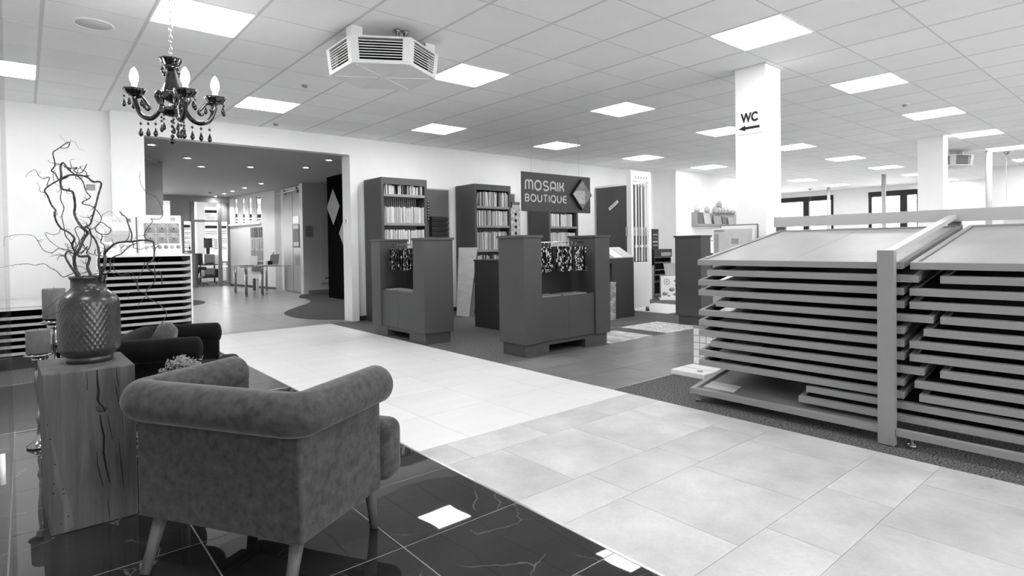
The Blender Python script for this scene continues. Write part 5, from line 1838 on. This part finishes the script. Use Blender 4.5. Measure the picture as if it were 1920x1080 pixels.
# small plant on a side table
t = thing('side_table', 'small round table behind the grey armchair arm', 'table', (0.597, 3.30, 0))
obj('table_top', MB().lathe([(0.17, 0.400), (0.18, 0.405), (0.18, 0.420), (0.175, 0.425)], n=36), M_BLACK, t)
obj('stem', MB().cyl((0, 0, 0.02), (0, 0, 0.40), 0.018, n=14), M_BLACK, t)
obj('foot', MB().lathe([(0.13, 0), (0.13, 0.012), (0.03, 0.025)], n=28), M_BLACK, t)
pt = thing('leafy_plant', 'small round leafy plant in a pot beside the black armchair', 'plant', (0.597, 3.30, 0.4255))
obj('plant_pot', MB().lathe([(0.045, 0), (0.06, 0.09), (0.055, 0.09), (0.05, 0.08)], n=24), M_PRINTM, pt)
lf = MB()
stems = MB()
for k in range(150):
    th, ph = random.uniform(0, 2 * PI), math.acos(random.uniform(-0.15, 1))
    d_ = Vector((math.sin(ph) * math.cos(th), math.sin(ph) * math.sin(th), math.cos(ph)))
    e_ = Vector((0, 0, 0.12)) + Vector((d_.x * 0.085, d_.y * 0.085, d_.z * 0.095)) * random.uniform(0.8, 1.12)
    stems.tube([(0, 0, 0.08), tuple(e_ * 0.6 + Vector((0, 0, 0.035))), tuple(e_)], 0.0012, 4)
    for j in range(9):
        c_ = e_ + Vector((random.gauss(0, 1), random.gauss(0, 1), random.gauss(0, 1))) * 0.011
        u_ = Vector((random.gauss(0, 1), random.gauss(0, 1), random.gauss(0, 1))).normalized()
        v_ = u_.orthogonal().normalized()
        w_ = u_.cross(v_)
        L_ = random.uniform(0.007, 0.011)
        lf.add([c_ - u_ * L_, c_ + v_ * L_ * 0.5 + w_ * 0.001, c_ + u_ * L_, c_ - v_ * L_ * 0.5 + w_ * 0.001], [(0, 1, 2, 3)])
obj('stems', stems, M_BRANCH, pt)
obj('foliage', lf, M_LEAF, pt, kind='stuff')

# ------------------------------------------------------------------ chandelier
CX_, CY_ = 0.80, 4.56
ch = thing('chandelier', 'black glass chandelier with three lit candle bulbs and drop pendants', 'chandelier', (CX_, CY_, 0))
side = Vector((RT.x, RT.y, 0)).normalized()
fwd = Vector((FW.x, FW.y, 0)).normalized()
links = MB()
for k in range(11):
    z = 2.520 + k * 0.0400
    ax = Vector((1, 0, 0)) if k % 2 else Vector((0, 1, 0))
    links.tube([tuple(Vector((0, 0, z)) + ax * 0.012 * math.cos(2 * PI * j / 12) + Vector((0, 0, 0.025 * math.sin(2 * PI * j / 12)))) for j in range(12)], 0.0028, 5, closed=True)
obj('chain', links, M_CHROME, ch)
obj('ceiling_cup', MB().lathe([(0.05, ZC - 0.001), (0.05, ZC - 0.015), (0.015, ZC - 0.03)], n=20), M_CHROME, ch)
obj('top_dish', MB().lathe([(0.032, 2.448), (0.050, 2.462), (0.066, 2.496), (0.071, 2.502), (0.060, 2.494), (0.026, 2.475)], n=48, scallop=0.06, lobes=8), M_BLKGL, ch)
obj('collar', MB().lathe([(0.03, 2.43), (0.045, 2.438), (0.045, 2.455), (0.03, 2.465)], n=28), M_BLKGL, ch)
obj('baluster', MB().lathe([(0.022, 2.43), (0.026, 2.40), (0.035, 2.35), (0.055, 2.29), (0.058, 2.265), (0.05, 2.235), (0.03, 2.21)], n=48, scallop=0.05, lobes=12), M_BLKGL, ch)
obj('spindle', MB().lathe([(0.018, 2.215), (0.022, 2.16)], n=20), M_CHROME, ch)
obj('bowl', MB().lathe([(0.02, 2.165), (0.075, 2.16), (0.080, 2.14), (0.045, 2.115), (0.015, 2.105)], n=40, scallop=0.05, lobes=8), M_BLKGL, ch)
drop_prof = [(0.0008, 0.018), (0.004, 0.008), (0.0095, -0.006), (0.010, -0.014), (0.006, -0.022), (0.0008, -0.026)]


def drops(par, x, y, z, n, big=1.0):
    big = big * 1.3
    mb = MB()
    zz = z
    mb.cyl((x, y, z + 0.012), (x, y, z - 0.02), 0.0008, n=4)
    for k in range(n - 1):
        zz -= 0.020 * big
        mb.lathe([(0.0008, 0.008 * big), (0.007 * big, 0), (0.0008, -0.008 * big)], (x, y, zz), 10)
    zz -= 0.034 * big
    mb.lathe([(r * big, h_ * big) for r, h_ in drop_prof], (x, y, zz), 12)
    obj('pendant_drop', mb, M_BLKGL, par)


for (ls, ld_, zd) in [(-0.256, 0.0, 2.275), (0.196, -0.18, 2.215), (0.239, 0.12, 2.240)]:
    v_ = side * ls + fwd * ld_
    r_ = v_.length
    off0 = zd - 2.265
    d_ = v_.normalized()
    prof_ = [(0.03, 2.135), (0.08, 2.20), (0.105, 2.25), (0.085, 2.275), (0.065, 2.25), (0.075, 2.18), (0.11, 2.115), (r_ * 0.62, 2.090), (r_ * 0.85, 2.12), (r_ * 0.98, zd - off0 - 0.06), (r_, zd - off0 - 0.012)]
    if r_ * 0.62 < 0.13:
        prof_[7] = (0.15, 2.085)
    off_ = zd - 2.265
    sp_ = curve_pts([(d_.x * q, d_.y * q, z + off_ * min(1, q / r_)) for q, z in prof_], 6)
    arm = obj('arm', MB().tube(sp_, [0.0155] * len(sp_), 14), M_BLKGL, ch)
    sc3 = curve_pts([(d_.x * q, d_.y * q, z + off_ * min(1, q / r_)) for q, z in [(r_ * 0.98, zd - off_ - 0.035), (r_ * 0.80, zd - off_ - 0.03), (r_ * 0.66, 2.19), (r_ * 0.60, 2.165), (r_ * 0.66, 2.150), (r_ * 0.72, 2.165)]], 6)
    obj('scroll', MB().tube(sc3, 0.0095, 10), M_BLKGL, arm)
    ex, ey = d_.x * r_, d_.y * r_
    obj('drip_dish', MB().lathe([(0.018, zd - 0.026), (0.046, zd - 0.012), (0.064, zd + 0.018), (0.071, zd + 0.024), (0.058, zd + 0.010), (0.018, zd + 0.002)], (ex, ey, 0), n=42, scallop=0.07, lobes=7), M_BLKGL, arm)
    obj('candle_sleeve', MB().lathe([(0.016, zd + 0.002), (0.017, zd + 0.068)], (ex, ey, 0), n=20), M_WHITEL, arm)
    obj('bulb', MB().lathe([(0.016, zd + 0.066), (0.025, zd + 0.085), (0.028, zd + 0.108), (0.022, zd + 0.142), (0.009, zd + 0.168), (0.001, zd + 0.176)], (ex, ey, 0), n=20), M_BULB, arm)
    for k in range(5):
        a = 2 * PI * k / 5 + 0.3
        drops(arm, ex + 0.062 * math.cos(a), ey + 0.062 * math.sin(a), zd + 0.0, 2, 0.95)
    for q in (0.45, 0.65, 0.85):
        drops(arm, d_.x * r_ * q, d_.y * r_ * q, 2.085 + off_ * q, 2, 1.15)
for k in range(4):
    a = PI / 2 * k + 0.5
    drops(ch, 0.064 * math.cos(a), 0.064 * math.sin(a), 2.485, 2, 0.9)
for k in range(5):
    a = 2 * PI * k / 5
    drops(ch, 0.07 * math.cos(a), 0.07 * math.sin(a), 2.13, 3, 1.0)
mb = MB().cyl((0, 0, 2.105), (0, 0, 1.95), 0.0012, n=5)
for (z, r) in [(2.075, 0.012), (2.04, 0.011), (2.005, 0.011), (1.972, 0.014), (1.938, 0.022)]:
    mb.lathe([(0.001, r), (r * 0.75, r * 0.6), (r, 0), (r * 0.75, -r * 0.6), (0.001, -r)], (0, 0, z), 14)
obj('centre_drop', mb, M_BLKGL, ch)

# ------------------------------------------------------------------ white sample racks at the left back


def white_rack(x0, x1, y, ztop, n, z0, label, where, tabs):
    t = thing('white_tray_rack', label, 'rack', (x0, y, 0))
    W_ = x1 - x0
    obj('side_panel', B(W_ - 0.018, 0.0, 0, W_, 0.55, ztop), M_WHITEL, t)
    obj('side_panel', B(0, 0.0, 0, 0.018, 0.55, ztop), M_WHITEL, t)
    obj('plinth', B(0.018, 0.01, 0, W_ - 0.018, 0.54, z0), M_COUNTD, t)
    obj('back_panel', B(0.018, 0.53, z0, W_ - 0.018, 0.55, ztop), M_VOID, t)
    pitch = (ztop - 0.03 - z0) / n
    obj('top_board', B(0, 0.0, ztop, W_, 0.55, ztop + 0.025), M_WHITEL, t, bevel=0.002)
    fm = B(0, 0, 0, W_ - 0.10 if tabs else W_ - 0.04, 0.02, pitch * 0.40).mesh('front_rail')
    pm = B(0, 0.02, 0, W_ - 0.10 if tabs else W_ - 0.04, 0.50, 0.006).mesh('tray_base')
    tb = MB().hexa([(0, 0, 0), (0.075, 0, 0), (0.075, 0.03, 0), (0, 0.03, 0)], [(0, 0, pitch * 0.35), (0.075, 0, pitch * 0.62), (0.075, 0.03, pitch * 0.62), (0, 0.03, pitch * 0.35)]).mesh('runner_tab')
    for k in range(n):
        z = z0 + 0.012 + k * pitch
        q = thing('white_tray', 'white flat tray in the %s, %s from the bottom' % (where, ORD[k]), 'sample tray', (x0 + 0.02, y - 0.004, z), 0, 'trays of the %s' % where)
        obj('front_rail', fm, M_TRAYL, q)
        obj('tray_base', pm, M_BLACK, q)
        if tabs:
            obj('runner_tab', tb, M_TRAYL, t, loc=(W_ - 0.095, 0.01, z))
    return t


white_rack(0.60, 1.525, 7.70, 1.115, 13, 0.10, 'tall white tray rack below the two poster boards', 'tall white rack', True)
white_rack(-1.60, 0.56, 7.70, 0.595, 6, 0.13, 'low white tray rack at the left edge', 'low white rack', False)
o = obj('counter_board', MB().hexa([(-1.6, 7.70, 0.6205), (0.55, 7.70, 0.6205), (0.55, 8.20, 0.66), (-1.6, 8.20, 0.66)], [(-1.6, 7.70, 0.632), (0.55, 7.70, 0.632), (0.55, 8.20, 0.685), (-1.6, 8.20, 0.685)]), M_BOARD)
tag(o, 'pale wooden board lying on the low white rack', 'board')

# poster boards on the tall rack
for k, (xa, xb, lab) in enumerate([(0.64, 0.990, 'pale poster board with grey colour bands on the white rack'), (1.018, 1.452, 'white poster board with six ring ornament tiles on the rack')]):
    t = thing('poster_board', lab, 'poster', (xa, 7.86, 1.1405), 0)
    t.rotation_euler = (math.radians(-5), 0, 0)
    W_, H_ = xb - xa, (0.435, 0.462)[k]
    obj('board', B(0, 0, 0, W_, 0.012, H_), M_PAPER, t)
    if k == 0:
        obj('colour_band', B(0.05, -0.002, 0.15, W_ - 0.06, 0, 0.235), M_PRINTL, t)
        obj('colour_band', B(0.05, -0.002, 0.235, W_ - 0.06, 0, 0.275), mat('print_pale', 0.66, 0.7), t)
        obj('logo_patch', B(W_ - 0.09, -0.002, 0.375, W_ - 0.045, 0, 0.415), M_PRINTM, t)
        text('lettering', 'Energy', 0.034, M_PRINTL, t, (0.17, -0.003, 0.39), (PI / 2, 0, 0), 0.0005)
        for j in range(4):
            obj('colour_dot', face_disc(0.07 + j * 0.07, 0.10, 0.026, 18, 0.002), [M_PRINTL, mat('print_pale', 0.66, 0.7)][j % 2], t)
        obj('edge_strip', B(W_ + 0.002, 0.0, 0.02, W_ + 0.014, 0.012, H_), M_PRINTD, t)
    else:
        for i in range(3):
            for j in range(2):
                cx_, cz_ = 0.11 + i * 0.121, 0.185 + j * 0.121
                obj('print_tile', B(cx_ - 0.058, -0.002, cz_ - 0.058, cx_ + 0.058, 0, cz_ + 0.058), M_PRINTM, t)
                for q, (r_, mm) in enumerate([(0.055, M_PRINTL), (0.047, M_PRINTM), (0.037, M_PRINTL), (0.030, M_PRINTM), (0.019, M_PRINTL), (0.012, M_PRINTD)]):
                    obj('ring', face_disc(cx_, cz_, r_, 24, 0.0025 + 0.0006 * q), mm, t)
        for i in range(6):
            obj('small_ornament', face_disc(0.075 + i * 0.064, 0.085, 0.023, 18, 0.002), [M_PRINTL, M_PRINTL, M_PRINTM, M_PRINTM, M_PRINTL, M_PRINTM][i], t)
        obj('logo_patch', B(W_ - 0.11, -0.002, 0.40, W_ - 0.06, 0, 0.435), M_PRINTL, t)
p = on_y(170, 351, 8.93)
t = thing('wall_plaque', 'small grey plaque on the left wall behind the twigs', 'plaque', (p.x, 8.93, p.z))
obj('plate', B(-0.045, 0, -0.036, 0.045, 0.01, 0.036), M_PRINTM, t)
obj('text_line', B(-0.030, -0.002, 0.004, 0.030, 0, 0.013), M_PRINTL, t)
obj('text_line', B(-0.026, -0.002, -0.022, 0.030, 0, -0.013), M_PRINTL, t)

# ------------------------------------------------------------------ glass door leaf at the left edge
gd = struct('door_2', B(-0.046, 1.05, 0.01, -0.038, 2.45, 2.6), M_GLASSD, 'clear glass door leaf at the left picture edge')
obj('edge_seal', B(-0.048, 2.45, 0.01, -0.036, 2.462, 2.6), M_GLASSC, gd)
kp = on_y(5, 880, 1.12)
obj('handle', MB().cyl((kp.x, 1.12, kp.z - 0.022), (kp.x, 1.12, kp.z + 0.022), 0.0035, n=12), M_WHITEL, gd)

# ------------------------------------------------------------------ hall and office furniture
t = thing('glass_table', 'glass topped table with round steel legs in the hall', 'table', (0, 0, 0))
ZT_ = 0.735
obj('table_top', B(4.05, 15.25, ZT_ - 0.012, 5.32, 17.15, ZT_), M_GLASSC, t)
for (x, y) in [(4.42, 17.03), (4.262, 15.456), (4.654, 15.472), (5.213, 16.94)]:
    obj('leg', MB().cyl((x, y, 0.02), (x, y, ZT_ - 0.012), 0.034, n=16).cyl((x, y, 0), (x, y, 0.03), 0.040, n=16), M_STEEL, t)
for k, (x, y, w_, d_, m_) in enumerate([(4.35, 16.3, 0.35, 0.5, M_PRINTM), (4.75, 15.8, 0.4, 0.5, M_PRINTL)]):
    o = obj('brochure', B(x, y, ZT_ + 0.0005, x + w_, y + d_, ZT_ + 0.018), m_)
    tag(o, ['grey brochure stack at the far end of the glass table', 'pale brochure stack at the near end of the glass table'][k], 'brochure')
o = obj('table_card', MB().hexa([(4.62, 16.4, ZT_ + 0.0005), (4.82, 16.4, ZT_ + 0.0005), (4.82, 16.42, ZT_ + 0.0005), (4.62, 16.42, ZT_ + 0.0005)], [(4.66, 16.5, ZT_ + 0.26), (4.86, 16.5, ZT_ + 0.26), (4.86, 16.51, ZT_ + 0.26), (4.66, 16.51, ZT_ + 0.26)]), M_PAPER)
tag(o, 'white card standing in the middle of the glass table', 'card')
t = thing('table_display', 'small dark display with a grey card on the glass table', 'display', (5.0, 16.1, ZT_ + 0.0005))
obj('base', B(0, 0, 0, 0.12, 0.14, 0.12), M_BLACK, t)
obj('card', MB().hexa([(0.05, 0.02, 0.02), (0.28, 0.02, 0.02), (0.28, 0.04, 0.02), (0.05, 0.04, 0.02)], [(0.10, 0.08, 0.28), (0.33, 0.08, 0.30), (0.33, 0.09, 0.30), (0.10, 0.09, 0.28)]), M_PRINTM, t)
for k, m_ in enumerate([M_PRINTD, M_PAPER]):
    p = on_y(475 + 6 * k, 538, 17.3)
    o = obj('floor_sample', B(p.x, 17.30, 0, p.x + 0.07, 17.34, 0.34), m_)
    o.rotation_euler = (0, 0, 0)
    tag(o, ['dark tile sample standing on the floor behind the glass table', 'white tile sample standing on the floor behind the glass table'][k], 'tile sample')
# office things
t = thing('office_monitor', 'dark flat monitor on the desk behind the glass partition', 'monitor')
a, b = on_y(382.5, 465, 22.4), on_y(398, 446, 22.4)
obj('screen', B(a.x, 22.4, a.z, b.x, 22.44, b.z), M_COUNTD, t)
obj('stand', B((a.x + b.x) / 2 - 0.06, 22.44, 0.78, (a.x + b.x) / 2 + 0.06, 22.5, a.z + 0.2), M_BLACK, t)
a, b = on_y(402, 466, 22.45), on_y(409.5, 446, 22.45)
o = obj('wall_calendar', B(a.x, 22.45, a.z, b.x, 22.47, b.z), M_PAPER)
tag(o, 'white sheet standing right of the office monitor', 'sheet')
t = thing('office_desk', 'grey office desk behind the glass partition', 'desk')
a, b = on_y(377, 474, 22.3), on_y(414, 468, 22.3)
obj('desk_top', B(a.x - 0.2, 22.2, 0.72, b.x + 0.4, 22.9, 0.76), M_ALU, t)
obj('leg', B(a.x - 0.15, 22.3, 0, a.x - 0.09, 22.8, 0.72), M_ALU, t)
obj('leg', B(b.x + 0.29, 22.3, 0, b.x + 0.35, 22.8, 0.72), M_ALU, t)
for k, (y0, y1, lab) in enumerate([(476, 496, 'upper grey machine on the office floor unit'), (503, 518, 'lower grey machine on the office floor unit')]):
    a, b = on_y(383, y1, 21.4), on_y(403, y0, 21.4)
    t = thing('office_printer', lab, 'printer', (a.x, 21.4, a.z))
    obj('housing', B(0, 0, 0, b.x - a.x, 0.4, b.z - a.z), M_ALU, t, bevel=0.02)
    obj('paper_slot', B(0.05, -0.006, 0.02, b.x - a.x - 0.05, 0, 0.06), M_BLACK, t)
    obj('side_panel', B(b.x - a.x, 0.02, 0, b.x - a.x + 0.18, 0.38, (b.z - a.z) * 0.9), [M_PAPER, M_BLACK][k], t)
a, b = on_y(381, 527, 21.35), on_y(410, 519, 21.35)
zlo = on_y(390, 503, 21.4).z
t = thing('printer_cart', 'low black cart carrying the office machines', 'cart', (a.x, 21.35, 0))
z_mid = on_y(383, 496, 21.4).z
z_low = on_y(383, 518, 21.4).z
obj('deck', B(0, 0, z_low - 0.06, b.x - a.x, 0.5, z_low - 0.0005), M_BLACK, t)
obj('upper_deck', B(0, 0, z_mid - 0.03, b.x - a.x, 0.5, z_mid - 0.0005), M_COUNTD, t)
for x in (0.0, b.x - a.x - 0.04):
    obj('upright', B(x, 0.44, 0.03, x + 0.04, 0.48, z_mid), M_BLACK, t)
    obj('wheel', MB().cyl((x, 0.25, 0.035), (x + 0.04, 0.25, 0.035), 0.035, n=12), M_BLACK, t)
t = thing('office_chair', 'black office chair beyond the partition glass', 'office chair')
a, b = on_y(370, 506, 21.2), on_y(381, 475, 21.2)
obj('backrest', B(a.x, 21.25, a.z + 0.15, b.x, 21.33, b.z), M_BLACK, t, bevel=0.02)
obj('seat', B(a.x - 0.15, 20.85, a.z, b.x + 0.02, 21.33, a.z + 0.10), M_BLACK, t, bevel=0.02)
cxo = (a.x + b.x) / 2 - 0.08
obj('stem', MB().cyl((cxo, 21.08, 0.06), (cxo, 21.08, a.z), 0.03, n=12), M_CHROME, t)
for k in range(5):
    q = 2 * PI * k / 5
    obj('base_spoke', MB().bar((cxo, 21.08, 0.08), (cxo + 0.26 * math.cos(q), 21.08 + 0.26 * math.sin(q), 0.04), 0.04, 0.03).cyl((cxo + 0.26 * math.cos(q) - 0.02, 21.08 + 0.26 * math.sin(q), 0.025), (cxo + 0.26 * math.cos(q) + 0.02, 21.08 + 0.26 * math.sin(q), 0.025), 0.025, n=10), M_BLACK, t)
a = on_y(356, 470, 20.5)
t = thing('desk_plant', 'small spiky potted plant at the narrow office window', 'plant', (a.x, 20.5, 0))
zz = on_y(356, 469, 20.5).z
obj('stand', B(-0.25, -0.12, 0, 0.2, 0.2, zz - 0.1), M_ALU, t)
obj('pot', MB().lathe([(0.06, zz - 0.1), (0.08, zz)], n=16), M_COUNTD, t)
for k in range(16):
    q = random.uniform(0, 2 * PI)
    r_ = random.uniform(0.05, 0.16)
    h_ = random.uniform(0.15, 0.33)
    obj('leaf', MB().add([(0.012 * math.cos(q + 1.57), 0.012 * math.sin(q + 1.57), zz), (-0.012 * math.cos(q + 1.57), -0.012 * math.sin(q + 1.57), zz), (r_ * math.cos(q), r_ * math.sin(q), zz + h_)], [(0, 1, 2)]), M_BLACK, t)
